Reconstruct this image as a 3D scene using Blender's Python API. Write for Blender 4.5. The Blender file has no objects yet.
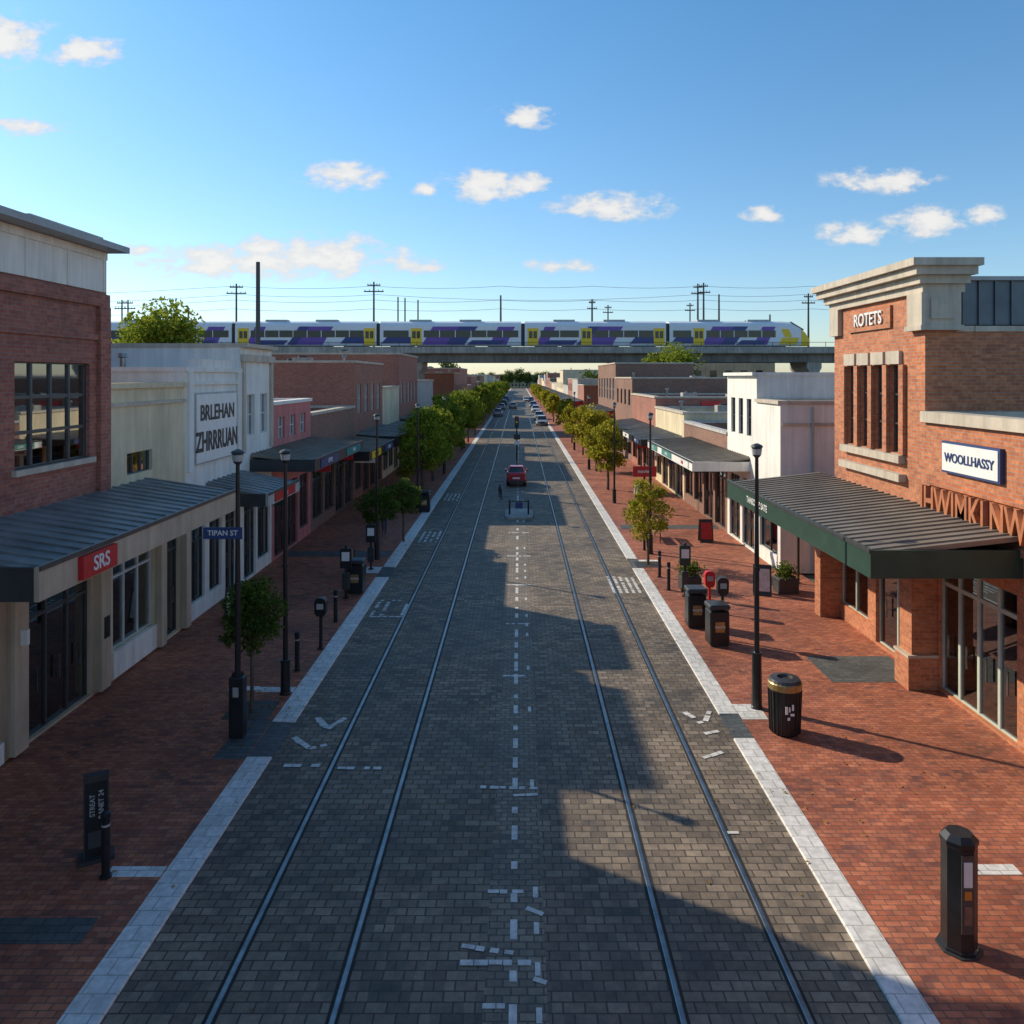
import bpy, math, random
import numpy as np
from mathutils import Vector, Matrix
R=random.Random(7)
sc=bpy.context.scene
sc.view_settings.view_transform='Standard'
try: sc.view_settings.look='None'
except Exception: pass
sc.view_settings.exposure=0
rad=math.radians
# ------------------------------------------------------------ node helpers
def newmat(name):
    m=bpy.data.materials.new(name); m.use_nodes=True
    nt=m.node_tree; b=nt.nodes['Principled BSDF']; return m,nt,b
def nd(nt,t,**k):
    n=nt.nodes.new(t)
    for a,v in k.items(): setattr(n,a,v)
    return n
def setin(n,**k):
    for a,v in k.items(): n.inputs[a.replace('_',' ')].default_value=v
def math_(nt,op,a,b=None,c=None,clamp=False):
    n=nd(nt,'ShaderNodeMath',operation=op,use_clamp=clamp)
    for i,v in enumerate((a,b,c)):
        if v is None: continue
        if isinstance(v,(int,float)): n.inputs[i].default_value=v
        else: nt.links.new(v,n.inputs[i])
    return n.outputs[0]
def mixc(nt,f,a,b,blend='MIX'):
    n=nd(nt,'ShaderNodeMix',data_type='RGBA',blend_type=blend)
    for s,v in ((0,f),(6,a),(7,b)):
        if isinstance(v,(int,float)): n.inputs[s].default_value=v
        elif isinstance(v,tuple): n.inputs[s].default_value=(*v[:3],1)
        else: nt.links.new(v,n.inputs[s])
    return n.outputs[2]
def noise(nt,vec,scale,detail=3,rough=.55):
    n=nd(nt,'ShaderNodeTexNoise'); setin(n,Scale=scale,Detail=detail,Roughness=rough)
    if vec is not None: nt.links.new(vec,n.inputs['Vector'])
    return n.outputs['Fac']
def ramp(nt,f,stops):
    n=nd(nt,'ShaderNodeMapRange'); n.inputs['From Min'].default_value=stops[0]; n.inputs['From Max'].default_value=stops[1]
    n.inputs['To Min'].default_value=stops[2]; n.inputs['To Max'].default_value=stops[3]
    nt.links.new(f,n.inputs['Value']); return n.outputs['Result']
def bump(nt,b,h,strength,dist):
    n=nd(nt,'ShaderNodeBump'); n.inputs['Strength'].default_value=strength; n.inputs['Distance'].default_value=dist
    nt.links.new(h,n.inputs['Height']); nt.links.new(n.outputs[0],b.inputs['Normal'])
def plain(name,c,rough=.6,metal=0,var=.25,scale=1.5,bmp=0,streak=0):
    m,nt,b=newmat(name)
    g=nd(nt,'ShaderNodeNewGeometry')
    n=noise(nt,g.outputs['Position'],scale,3,.7)
    k=ramp(nt,n,(.3,.7,1-var,1+var))
    if streak:
        mp=nd(nt,'ShaderNodeMapping'); mp.inputs['Scale'].default_value=(3.2,3.2,.25); nt.links.new(g.outputs['Position'],mp.inputs[0])
        k=math_(nt,'MULTIPLY',k,ramp(nt,noise(nt,mp.outputs[0],1.0,3,.7),(.35,.62,1-streak,1.03)))
    col=mixc(nt,1.0,tuple(c),k,'MULTIPLY')
    nt.links.new(col,b.inputs['Base Color'])
    b.inputs['Roughness'].default_value=rough; b.inputs['Metallic'].default_value=metal
    return m
def wallvec(nt):
    g=nd(nt,'ShaderNodeNewGeometry')
    p=nd(nt,'ShaderNodeSeparateXYZ'); nt.links.new(g.outputs['Position'],p.inputs[0])
    q=nd(nt,'ShaderNodeSeparateXYZ'); nt.links.new(g.outputs['True Normal'],q.inputs[0])
    f=math_(nt,'GREATER_THAN',math_(nt,'ABSOLUTE',q.outputs[0]),.5)
    u=math_(nt,'ADD',math_(nt,'MULTIPLY',p.outputs[1],f),math_(nt,'MULTIPLY',p.outputs[0],math_(nt,'SUBTRACT',1.0,f)))
    c=nd(nt,'ShaderNodeCombineXYZ'); nt.links.new(u,c.inputs[0]); nt.links.new(p.outputs[2],c.inputs[1])
    return c.outputs[0],g.outputs['Position']
def bricks(name,c1,c2,mortar,bw,bh,ms,floor=False,rot=0,rough=.8,stain=.3,bs=0,third=None,tstr=.9):
    m,nt,b=newmat(name)
    if floor:
        g=nd(nt,'ShaderNodeNewGeometry'); v=g.outputs['Position']; pos=v
    else: v,pos=wallvec(nt)
    t=nd(nt,'ShaderNodeTexBrick'); nt.links.new(v,t.inputs['Vector'])
    t.inputs['Color1'].default_value=(*c1,1); t.inputs['Color2'].default_value=(*c2,1); t.inputs['Mortar'].default_value=(*mortar,1)
    setin(t,Scale=1.0,Mortar_Size=ms,Mortar_Smooth=.2,Bias=0.0,Brick_Width=bw,Row_Height=bh)
    col=t.outputs['Color']
    if third:
        s=nd(nt,'ShaderNodeSeparateXYZ'); nt.links.new(v,s.inputs[0])
        row=math_(nt,'FLOOR',math_(nt,'DIVIDE',s.outputs[1],bh))
        off=math_(nt,'MULTIPLY',math_(nt,'MODULO',math_(nt,'ABSOLUTE',row),2.0),-.5)
        cx=math_(nt,'FLOOR',math_(nt,'ADD',math_(nt,'DIVIDE',s.outputs[0],bw),math_(nt,'MULTIPLY',off,-1.0)))
        cb=nd(nt,'ShaderNodeCombineXYZ'); nt.links.new(cx,cb.inputs[0]); nt.links.new(row,cb.inputs[1])
        wn=nd(nt,'ShaderNodeTexWhiteNoise'); nt.links.new(cb.outputs[0],wn.inputs['Vector'])
        n=noise(nt,pos,.5,2)
        pw=math_(nt,'POWER',wn.outputs['Value'],2.5)
        col=mixc(nt,math_(nt,'MULTIPLY',pw,ramp(nt,n,(.35,.65,.2,tstr))),col,third)
    n1=noise(nt,pos,.35,4,.68); n2=noise(nt,pos,9,1,.7)
    k=math_(nt,'MULTIPLY',ramp(nt,n1,(.3,.7,1-stain,1+stain)),ramp(nt,n2,(.3,.7,.86,1.14)))
    col=mixc(nt,1.0,col,k,'MULTIPLY')
    nt.links.new(col,b.inputs['Base Color'])
    r=ramp(nt,n1,(.3,.7,rough-.14,min(1,rough+.1))); nt.links.new(r,b.inputs['Roughness'])
    if bs:
        h=math_(nt,'MULTIPLY',t.outputs['Fac'],-1.0)
        bump(nt,b,h,bs,.008)
    return m
M={}
M['road']=bricks('road_pavers',(.145,.108,.074),(.27,.21,.148),(.06,.047,.035),.26,.17,.012,True,0,.74,.42,.5,(.07,.06,.05),1.0)
M['pave']=bricks('red_pavers',(.33,.085,.038),(.50,.165,.082),(.16,.08,.055),.22,.11,.009,True,0,.78,.35,.5,(.14,.055,.045),1.0)
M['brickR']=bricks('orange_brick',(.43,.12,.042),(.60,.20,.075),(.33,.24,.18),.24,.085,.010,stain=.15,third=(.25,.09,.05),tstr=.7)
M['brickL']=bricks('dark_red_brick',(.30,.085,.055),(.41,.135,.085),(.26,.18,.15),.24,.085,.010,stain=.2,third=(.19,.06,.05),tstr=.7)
M['brickF']=bricks('far_brick',(.32,.10,.06),(.42,.145,.09),(.25,.18,.15),.24,.085,.010,stain=.2)
M['brickB']=bricks('brown_brick',(.21,.10,.07),(.29,.14,.09),(.2,.15,.12),.24,.085,.010,stain=.2)
M['strip']=bricks('white_tactile_paving',(.62,.60,.56),(.72,.70,.66),(.42,.40,.36),.3,.3,.010,True,0,.75,.15,.3)
M['bandd']=bricks('dark_paving_band',(.07,.075,.075),(.11,.115,.11),(.05,.05,.05),.3,.15,.01,True,0,.7,.2,.5)
M['mid']=bricks('light_centre_pavers',(.18,.14,.10),(.28,.225,.16),(.08,.07,.06),.2,.13,.012,True,0,.74,.35,.5,(.1,.085,.07))
M['cream']=plain('cream_render',(.70,.58,.38),.8,0,.12,.7,0,.18)
M['white']=plain('white_render',(.80,.77,.70),.8,0,.08,.7,0,.15)
M['grey']=plain('grey_render',(.47,.45,.42),.8,0,.15,.7,0,.2)
M['pink']=plain('pink_render',(.60,.2,.18),.8,0,.15,.7,0,.15)
M['stone']=plain('sandstone_trim',(.55,.47,.37),.75,0,.12,1.5,0,.2)
M['beige']=plain('beige_render',(.55,.43,.30),.8,0,.12,1,0,.2)
M['conc']=plain('concrete',(.38,.36,.32),.85,0,.2,.6,0,.3)
M['dconc']=plain('weathered_concrete',(.20,.19,.175),.85,0,.25,.4,0,.35)
M['roof']=plain('grey_roof_sheet',(.34,.34,.34),.5,.3,.2,.8)
M['droof']=plain('dark_roof_sheet',(.12,.14,.16),.45,.4,.2,.8)
M['awn']=plain('awning_sheet',(.27,.27,.26),.45,.4,.3,.9)
M['awnr']=plain('awning_sheet_brown',(.25,.22,.18),.5,.35,.2,.9)
M['soff']=plain('awning_soffit',(.55,.52,.47),.7,0,.1,1)
M['dark']=plain('black_paint',(.018,.019,.021),.38,.1,.3,4)
M['char']=plain('charcoal_paint',(.05,.052,.055),.45,.2,.2,3)
M['green']=plain('dark_green_paint',(.02,.055,.038),.5,0,.2,2)
M['frame']=plain('window_frame_grey',(.09,.095,.1),.4,.5,.15,3)
M['mint']=plain('pale_green_frame',(.50,.57,.50),.45,.1,.12,3)
M['wframe']=plain('white_frame',(.65,.64,.6),.5,0,.1,3)
M['steel']=plain('rail_steel',(.22,.225,.23),.33,.9,.3,3)
M['groove']=plain('rail_groove',(.02,.018,.016),.8,0,.3,3)
M['paint']=plain('white_road_paint',(.62,.60,.55),.7,0,.3,5)
M['red']=plain('red_paint',(.55,.02,.025),.35,0,.12,3)
M['signw']=plain('white_sign_face',(.80,.78,.74),.5,0,.06,3)
M['signb']=plain('blue_sign_face',(.03,.06,.17),.5,0,.1,3)
M['yel']=plain('yellow_paint',(.85,.56,.02),.4,0,.06,3)
M['purple']=plain('purple_paint',(.15,.06,.36),.3,0,.08,1)
M['navy']=plain('navy_paint',(.02,.04,.20),.3,0,.08,1)
M['tsil']=plain('train_white',(.74,.76,.80),.35,0,.05,1)
M['gold']=plain('brass_band',(.42,.28,.11),.4,.6,.2,4)
M['orange']=plain('orange_sticker',(.65,.22,.03),.5,0,.1,4)
M['wood']=plain('terracotta_relief',(.42,.15,.065),.7,0,.25,3)
M['timber']=plain('timber_slats',(.36,.18,.085),.6,0,.25,3)
M['bark']=plain('bark',(.11,.085,.06),.9,0,.35,9)
M['tyre']=plain('tyre_rubber',(.02,.02,.02),.8,0,.2,5)
M['int']=plain('shop_interior',(.70,.66,.58),.8,0,.3,.9)
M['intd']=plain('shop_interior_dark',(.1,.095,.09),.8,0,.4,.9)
M['blind']=plain('window_blind',(.68,.62,.5),.8,0,.15,.9)
M['skin']=plain('skin',(.45,.26,.18),.55,0,.08,4)
M['hair']=plain('hair',(.03,.02,.015),.6,0,.3,30)
for k,c in dict(c_red=(.45,.03,.03),c_blue=(.04,.09,.25),c_teal=(.05,.22,.2),c_white=(.6,.6,.58),c_olive=(.08,.12,.05),c_black=(.025,.025,.03),c_denim=(.05,.07,.13),c_tan=(.35,.25,.15)).items():
    M[k]=plain('cloth_'+k[2:],c,.85,0,.2,8)
for k,c in dict(p_red=(.55,.02,.03),p_white=(.65,.66,.67),p_silver=(.35,.37,.39),p_black=(.02,.02,.025),p_blue=(.03,.08,.25)).items():
    M[k]=plain('car_paint_'+k[2:],c,.25,.2,.05,1); M[k].node_tree.nodes['Principled BSDF'].inputs['Coat Weight'].default_value=.7
def glass(name,tint,refl,rough=.02):
    m,nt,b=newmat(name); nt.nodes.remove(b)
    out=nt.nodes['Material Output']
    tr=nd(nt,'ShaderNodeBsdfTransparent'); tr.inputs[0].default_value=(*tint,1)
    gl=nd(nt,'ShaderNodeBsdfGlossy'); gl.inputs['Roughness'].default_value=rough; gl.inputs['Color'].default_value=(.9,.93,.95,1)
    fr=nd(nt,'ShaderNodeFresnel'); fr.inputs[0].default_value=1.5
    f=math_(nt,'ADD',fr.outputs[0],refl,None,True)
    mx=nd(nt,'ShaderNodeMixShader'); nt.links.new(f,mx.inputs[0]); nt.links.new(tr.outputs[0],mx.inputs[1]); nt.links.new(gl.outputs[0],mx.inputs[2])
    nt.links.new(mx.outputs[0],out.inputs[0]); return m
M['glass']=glass('shop_glass',(.76,.82,.80),.14)
M['glassd']=glass('tinted_glass',(.30,.32,.33),.28)
M['carglass']=plain('car_glass',(.015,.018,.022),.06,0,.1,1)
def leafmat(name,c1,c2):
    m,nt,b=newmat(name); g=nd(nt,'ShaderNodeNewGeometry')
    r=g.outputs['Random Per Island']; n=noise(nt,g.outputs['Position'],1.6,1)
    f=math_(nt,'ADD',math_(nt,'MULTIPLY',r,.6),ramp(nt,n,(.3,.7,-.1,.5)),None,True)
    col=mixc(nt,f,c1,c2); nt.nodes.remove(b)
    df=nd(nt,'ShaderNodeBsdfDiffuse'); nt.links.new(col,df.inputs[0])
    tl=nd(nt,'ShaderNodeBsdfTranslucent'); nt.links.new(col,tl.inputs[0])
    mx=nd(nt,'ShaderNodeMixShader'); mx.inputs[0].default_value=.45
    nt.links.new(df.outputs[0],mx.inputs[1]); nt.links.new(tl.outputs[0],mx.inputs[2]); nt.links.new(mx.outputs[0],nt.nodes['Material Output'].inputs[0])
    return m
M['leaf']=leafmat('leaves',(.10,.16,.02),(.38,.40,.05))
M['leafd']=leafmat('dark_leaves',(.045,.085,.02),(.16,.21,.04))
M['leafy']=leafmat('yellow_green_leaves',(.19,.20,.025),(.54,.46,.05))
M['dleaf']=leafmat('dry_leaves',(.30,.16,.04),(.45,.35,.08))
def groundmat():
    m,nt,b=newmat('ground_earth'); g=nd(nt,'ShaderNodeNewGeometry')
    n=noise(nt,g.outputs['Position'],.02,3,.7); n2=noise(nt,g.outputs['Position'],.8,3,.7)
    c=mixc(nt,ramp(nt,n,(.45,.55,0,1)),(.12,.115,.10),(.07,.085,.04)); c=mixc(nt,1.0,c,ramp(nt,n2,(.3,.7,.7,1.3)),'MULTIPLY')
    nt.links.new(c,b.inputs['Base Color']); b.inputs['Roughness'].default_value=.9; return m
M['ground']=groundmat()
# ------------------------------------------------------------ mesh helpers
def link(o): sc.collection.objects.link(o); return o
class MB:
    def __init__(s): s.v=[]; s.f=[]
    def add(s,vs,fs):
        o=len(s.v); s.v+= [tuple(v) for v in vs]; s.f+=[tuple(i+o for i in f) for f in fs]
    def box(s,x0,x1,y0,y1,z0,z1):
        x0,x1=min(x0,x1),max(x0,x1); y0,y1=min(y0,y1),max(y0,y1); z0,z1=min(z0,z1),max(z0,z1)
        s.add([(x0,y0,z0),(x1,y0,z0),(x1,y1,z0),(x0,y1,z0),(x0,y0,z1),(x1,y0,z1),(x1,y1,z1),(x0,y1,z1)],
              [(0,3,2,1),(4,5,6,7),(0,1,5,4),(1,2,6,5),(2,3,7,6),(3,0,4,7)])
    def cbox(s,x0,x1,y0,y1,z0,z1,c=.02):
        p=[(x0+c,y0),(x1-c,y0),(x1,y0+c),(x1,y1-c),(x1-c,y1),(x0+c,y1),(x0,y1-c),(x0,y0+c)]
        cx,cy=(x0+x1)/2,(y0+y1)/2
        def sh(k): return [(cx+(a-cx)*(1-k/(abs(x1-x0)/2)),cy+(b-cy)*(1-k/(abs(y1-y0)/2))) for a,b in p]
        s.loft([[(a,b,z0) for a,b in p],[(a,b,z1-c) for a,b in p],[(a,b,z1) for a,b in sh(c)]])
    def loft(s,rings,cap=True):
        n=len(rings[0]); vs=[v for r in rings for v in r]; fs=[]
        for i in range(len(rings)-1):
            for j in range(n):
                a=i*n+j; b=i*n+(j+1)%n; fs.append((a,b,b+n,a+n))
        if cap: fs.append(tuple(range(n))[::-1]); fs.append(tuple(range((len(rings)-1)*n,len(rings)*n)))
        s.add(vs,fs)
    def cyl(s,x,y,prof,n=12,rot=0):
        s.loft([[(x+r*math.cos(rot+2*math.pi*i/n),y+r*math.sin(rot+2*math.pi*i/n),z) for i in range(n)] for z,r in prof])
    def tube(s,path,n=6):
        rings=[]
        P=[Vector(p[:3]) for p in path]
        for i,p in enumerate(P):
            d=(P[min(i+1,len(P)-1)]-P[max(i-1,0)]).normalized()
            a=Vector((0,0,1)) if abs(d.z)<.9 else Vector((1,0,0))
            u=d.cross(a).normalized(); w=d.cross(u).normalized(); r=path[i][3]
            rings.append([tuple(p+u*r*math.cos(2*math.pi*j/n)+w*r*math.sin(2*math.pi*j/n)) for j in range(n)])
        s.loft(rings)
    def extr(s,prof,y0,y1):
        s.loft([[(x,y0,z) for x,z in prof],[(x,y1,z) for x,z in prof]])
    def wheel(s,x,y,z,r,w,n=20):
        s.loft([[(x+dx,y+rr*math.cos(2*math.pi*i/n),z+rr*math.sin(2*math.pi*i/n)) for i in range(n)] for dx,rr in ((-w/2,r*.85),(-w/2+.03,r),(w/2-.03,r),(w/2,r*.85))])
def fixn(me):
    import bmesh
    bm=bmesh.new(); bm.from_mesh(me); bmesh.ops.recalc_face_normals(bm,faces=bm.faces); bm.to_mesh(me); bm.free()
class Asm:
    def __init__(s,name,org=(0,0,0),rot=0,world=False,scale=1):
        s.e=bpy.data.objects.new(name,None); link(s.e); s.e.location=org; s.e.rotation_euler=(0,0,rot); s.e.scale=(scale,)*3
        s.e.empty_display_size=.2
        s.org=org if world else (0,0,0); s.p={}
    def part(s,name,mat):
        if name not in s.p: s.p[name]=(MB(),mat)
        return s.p[name][0]
    def text(s,txt,loc,rot,size,mat,depth=.02,name='lettering',align='CENTER',sx=1,bold=.012):
        c=bpy.data.curves.new(name,'FONT'); c.body=txt; c.size=size; c.extrude=depth; c.align_x=align; c.align_y='CENTER'; c.offset=size*bold
        o=bpy.data.objects.new(name,c); link(o); o.location=tuple(a-b for a,b in zip(loc,s.org)); o.rotation_euler=rot; c.materials.append(M[mat]); o.parent=s.e; o.scale=(sx,1,1)
    def done(s,smooth=()):
        for n,(mb,mat) in s.p.items():
            if not mb.v: continue
            me=bpy.data.meshes.new(n)
            v=[(a-s.org[0],b-s.org[1],c-s.org[2]) for a,b,c in mb.v]
            me.from_pydata(v,[],mb.f); me.materials.append(M[mat]); fixn(me)
            o=bpy.data.objects.new(n,me); link(o); o.parent=s.e
            if n in smooth:
                for p in me.polygons: p.use_smooth=True
        return s.e
def single(name,mb,mat,rec=True):
    me=bpy.data.meshes.new(name); me.from_pydata(mb.v,[],mb.f); me.materials.append(M[mat])
    if rec: fixn(me)
    return link(bpy.data.objects.new(name,me))
# ------------------------------------------------------------ ground
PZ=.035; YE=520
m=MB(); m.add([(-3000,-200,-.06),(3000,-200,-.06),(3000,5000,-.06),(-3000,5000,-.06)],[(0,1,2,3)]); single('ground',m,'ground')
m=MB(); m.add([(-4.85,-15,0),(4.4,-15,0),(4.4,YE,0),(-4.85,YE,0)],[(0,1,2,3)]); single('road',m,'road')
for xs in ((-10.6,-5.3),(4.82,10.6)):
    m=MB(); m.box(xs[0],xs[1],-15,YE,-.3,PZ); single('pavement',m,'pave')
for a,b in ((-5.298,-4.82),(4.40,4.818)):
    s=1 if a>0 else -1
    m=MB()
    segs=[(-15,15.6),(17.2,29.6),(31.2,YE)] if s<0 else [(-15,16.4),(17.6,31),(32.6,YE)]
    for y0,y1 in segs:
        if s<0: m.extr([(a,-.2),(a,PZ+.003),(b-.012,PZ+.003),(b,PZ-.012),(b,-.2)],y0,y1)
        else: m.extr([(b,-.2),(b,PZ+.003),(a+.012,PZ+.003),(a,PZ-.012),(a,-.2)],y0,y1)
    single('kerb',m,'strip')
    m=MB()
    gaps=[(15.6,17.2),(29.6,31.2)] if s<0 else [(16.4,17.6),(31,32.6)]
    for y0,y1 in gaps:
        if s<0: m.extr([(a,-.2),(a,PZ+.001),(b,.004),(b,-.2)],y0,y1)
        else: m.extr([(b,-.2),(b,PZ+.001),(a,.004),(a,-.2)],y0,y1)
    single('kerb_ramp',m,'bandd')
for xc in ((-3.58,-2.16),(1.9,3.36)):
    a=Asm('tram_track',(sum(xc)/2,0,0),world=True)
    for x in xc:
        a.part('groove','groove').box(x-.075,x+.075,-15,YE,-.01,.004)
        a.part('rail','steel').extr([(x-.035,0),(x-.035,.008),(x-.024,.014),(x+.024,.014),(x+.035,.008),(x+.035,0)],-15,YE)
    a.done()
m=MB(); m.box(-.42,.34,-15,200,-.01,.004); single('centre_paving_band',m,'mid')
mk=MB()
def cell(x,y,w=.2,h=.13,z=.008):
    mk.add([(x,y,z),(x+w,y,z),(x+w,y+h,z),(x,y+h,z)],[(0,1,2,3)])
y=9.1
while y<110:
    if R.random()<.88:
        L=R.choice([.16,.33,.33,.5])*(1+y/60)
        cell(-.12,y,.095,L)
    if R.random()<.4: cell(.2,y+.1,.07,.2*(1+y/60))
    y+=.62*(1+y/50)
def bar(x0,y0,x1,y1,w):
    dx,dy=x1-x0,y1-y0; L=math.hypot(dx,dy); n=max(1,int(L/.16)); px_,py_=-dy/L*w/2,dx/L*w/2
    for i in range(n):
        if R.random()<.16: continue
        t0,t1=i/n,(i+R.choice([.93,.93,.6]))/n; w0=R.choice([1,1,.7])
        mk.add([(x0+dx*t0-px_*w0,y0+dy*t0-py_*w0,.012),(x0+dx*t1-px_*w0,y0+dy*t1-py_*w0,.012),(x0+dx*t1+px_,y0+dy*t1+py_,.012),(x0+dx*t0+px_,y0+dy*t0+py_,.012)],[(0,1,2,3)])
for args in [(-.75,10.15,.35,10.15,.1),(-.75,10.45,.0,10.3,.09),(.0,9.95,.35,9.8,.09),(-.6,9.45,-.1,9.45,.08),(-.45,11.55,.25,11.55,.09),(.1,11.2,.35,11.05,.08),(-.7,14.5,.35,14.45,.1),(-.1,14.2,.35,14.25,.09),(-.4,12.5,-.1,12.5,.08),
    (-4.5,17.6,-4.05,16.9,.16),(-4.05,16.9,-3.75,17.5,.13),(-4.65,16.5,-4.2,16.0,.15),(-4.2,16.0,-3.8,16.2,.13),(-4.5,15.3,-3.8,15.3,.12),(-3.45,15.2,-2.6,15.2,.11),
    (3.6,17.9,3.95,17.1,.14),(3.95,17.1,4.25,17.8,.12),(3.7,16.6,4.2,16.8,.11),(3.6,15.6,4.1,15.9,.11),(3.4,13.05,4.0,13.05,.07),
    (-.5,33.2,.5,33.2,.14),(-.5,38.2,.5,38.2,.16),(-.4,24.1,.5,24.1,.1),(-.45,28.6,.5,28.6,.12),(-.4,19.9,.35,19.9,.09)]: bar(*args)
for x0,x1,y0,y1 in [(-4.6,-3.65,24.8,26.6)]:
    for q in ((x0,y0,x1,y0),(x0,y1,x1,y1),(x0,y0,x0,y1),(x1,y0,x1,y1),(x0+.3,y0,x0+.3,y1)): bar(*q,.12)
for i in range(5): bar(3.3+i*.22,27.5,3.3+i*.22,29.8,.11)
for i in range(4): bar(-4.5+i*.25,36,-4.5+i*.25,38.5,.12)
for i in range(4): bar(-4.5+i*.25,48,-4.5+i*.25,51,.12)
single('road_marking',mk,'paint')
for (x0,x1,y0,y1,mt) in [(-9.85,-5.75,10.45,10.95,'bandd'),(-6.15,-5.32,11.85,12.1,'strip'),(-6.9,-6.2,18.9,19.15,'strip'),(6.6,7.5,11.9,12.15,'strip'),(4.83,5.4,17.3,18.1,'strip'),(-6.2,-5.32,18.8,19.1,'strip'),(4.83,5.6,31.2,32.4,'strip'),(-5.9,-5.32,30.2,31.2,'strip'),(7.6,9.8,19.4,21.2,'bandd'),(-9.8,-5.4,33,34,'bandd'),(5,9.8,39,40,'bandd'),(-5.95,-5.32,15.5,17.3,'bandd')]:
    m=MB(); m.box(x0,x1,y0,y1,PZ-.02,PZ+.005); single('paving_slab',m,mt)
# fallen leaves
lf=MB(); rl=random.Random(5)
for cx,cy,n,sp_ in [(-5.95,17.8,110,1.3),(5.1,31.6,160,1.8),(-5.5,34,160,2),(5.5,25,70,3),(7,18,60,4),(-7,14,50,3),(5.6,50,200,4),(-5.6,50,200,4),(4.6,14,25,2),(0,16,30,5)]:
    for i in range(n):
        x=cx+rl.gauss(0,sp_*.5); y=cy+rl.gauss(0,sp_*.7); t=rl.uniform(0,6.3); L=rl.uniform(.025,.05); z=(PZ if (x<-5.3 or x>4.82) else 0)+.016
        if -5.35<x<-4.8 or 4.38<x<4.85: z=PZ+.014
        c,s_=math.cos(t)*L,math.sin(t)*L; lf.add([(x-c,y-s_,z),(x+s_*.5,y-c*.5,z+.01),(x+c,y+s_,z),(x-s_*.5,y+c*.5,z+.012)],[(0,1,2,3)])
single('fallen_leaves',lf,'dleaf',False)
# ------------------------------------------------------------ buildings
def wall_open(mb,s,X,T,y0,y1,z0,z1,ops):
    ys=sorted({y0,y1,*[o[0] for o in ops],*[o[1] for o in ops]}); zs=sorted({z0,z1,*[o[2] for o in ops],*[o[3] for o in ops]})
    ys=[y for y in ys if y0<=y<=y1]; zs=[z for z in zs if z0<=z<=z1]
    for i in range(len(ys)-1):
        zr=None
        for j in range(len(zs)-1):
            cy=(ys[i]+ys[i+1])/2; cz=(zs[j]+zs[j+1])/2
            solid=not any(o[0]<cy<o[1] and o[2]<cz<o[3] for o in ops)
            if solid and zr is None: zr=zs[j]
            if (not solid) and zr is not None: mb.box(s*X,s*(X+T),ys[i],ys[i+1],zr,zs[j]); zr=None
        if zr is not None: mb.box(s*X,s*(X+T),ys[i],ys[i+1],zr,zs[-1])
goods=['c_red','c_blue','c_teal','c_white','c_tan','signw','orange','yel']
def fill_open(a,s,X,o):
    y0,y1,z0,z1=o[:4]; opt=o[4] if len(o)>4 else {}
    nc=opt.get('nc',2); nr=opt.get('nr',1); fm=opt.get('frame','frame'); g=opt.get('glass','glass'); fw=opt.get('fw',.05)
    a.part('window_glass_'+g,g).box(s*(X+.13),s*(X+.145),y0,y1,z0,z1)
    fr=a.part('frames_'+fm,fm)
    xa,xb=s*(X+.09),s*(X+.19)
    for i in range(nc+1):
        y=y0+(y1-y0)*i/nc; w=fw*(1 if 0<i<nc else 1.3)
        fr.box(xa,xb,max(y0+.002,y-w/2),min(y1-.002,y+w/2),z0+.002,z1-.002)
    for j in range(nr+1):
        z=z0+(z1-z0)*j/nr
        if opt.get('transom') and 0<j<nr: z=z1-opt['transom']
        fr.box(s*(X+.095),s*(X+.185),y0+.003,y1-.003,max(z0+.003,z-fw/2),min(z1-.003,z+fw/2))
    k=opt.get('kind','win')
    if k=='win':
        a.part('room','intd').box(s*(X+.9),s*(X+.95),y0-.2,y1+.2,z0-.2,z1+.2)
        bl=a.part('blinds','blind')
        for i in range(nc):
            if R.random()<opt.get('blind',.6):
                ya=y0+(y1-y0)*i/nc+.04; yb=y0+(y1-y0)*(i+1)/nc-.04
                bl.box(s*(X+.26),s*(X+.27),ya,yb,z1-(z1-z0)*R.uniform(.2,.75),z1)
    else:
        d=1.6
        if k=='door':
            for i in range(nc):
                yc=y0+(y1-y0)*(i+.5)/nc
                a.part('door_handles','steel').box(s*(X+.03),s*(X+.06),yc-.02,yc+.02,.95,1.45)
        a.part('shop_back_wall','int').box(s*(X+d),s*(X+d+.05),y0-.3,y1+.3,.1,z1+.3)
        a.part('shop_floor','int').box(s*(X+.3),s*(X+d),y0-.3,y1+.3,.1,.14)
        yy=y0+.15
        while yy<y1-.4:
            w=R.uniform(.35,.9); h=R.uniform(.6,1.7); xx=X+R.uniform(.35,1.0); cm=R.choice(goods)
            if k=='door': xx=X+.9+R.random()*.4
            a.part('display_'+cm,cm).box(s*xx,s*(xx+.35),yy,min(yy+w,y1),.14,.14+h*.45)
            cm=R.choice(goods)
            a.part('display_'+cm,cm).box(s*(xx+.05),s*(xx+.3),yy+.05,min(yy+w-.05,y1),.14+h*.45,.14+h)
            yy+=w+R.uniform(.1,.5)
        for q in range(R.choice([0,1,1,2])):
            cm=R.choice(['signw','c_red','yel','c_teal','signw']); ya=R.uniform(y0+.1,y1-.6); zz=R.uniform(1.0,1.7); ww=R.uniform(.3,.5)
            a.part('window_poster_'+cm,cm).box(s*(X+.155+.006*q),s*(X+.16+.006*q),ya,ya+ww,zz,zz+ww*1.35)
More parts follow.
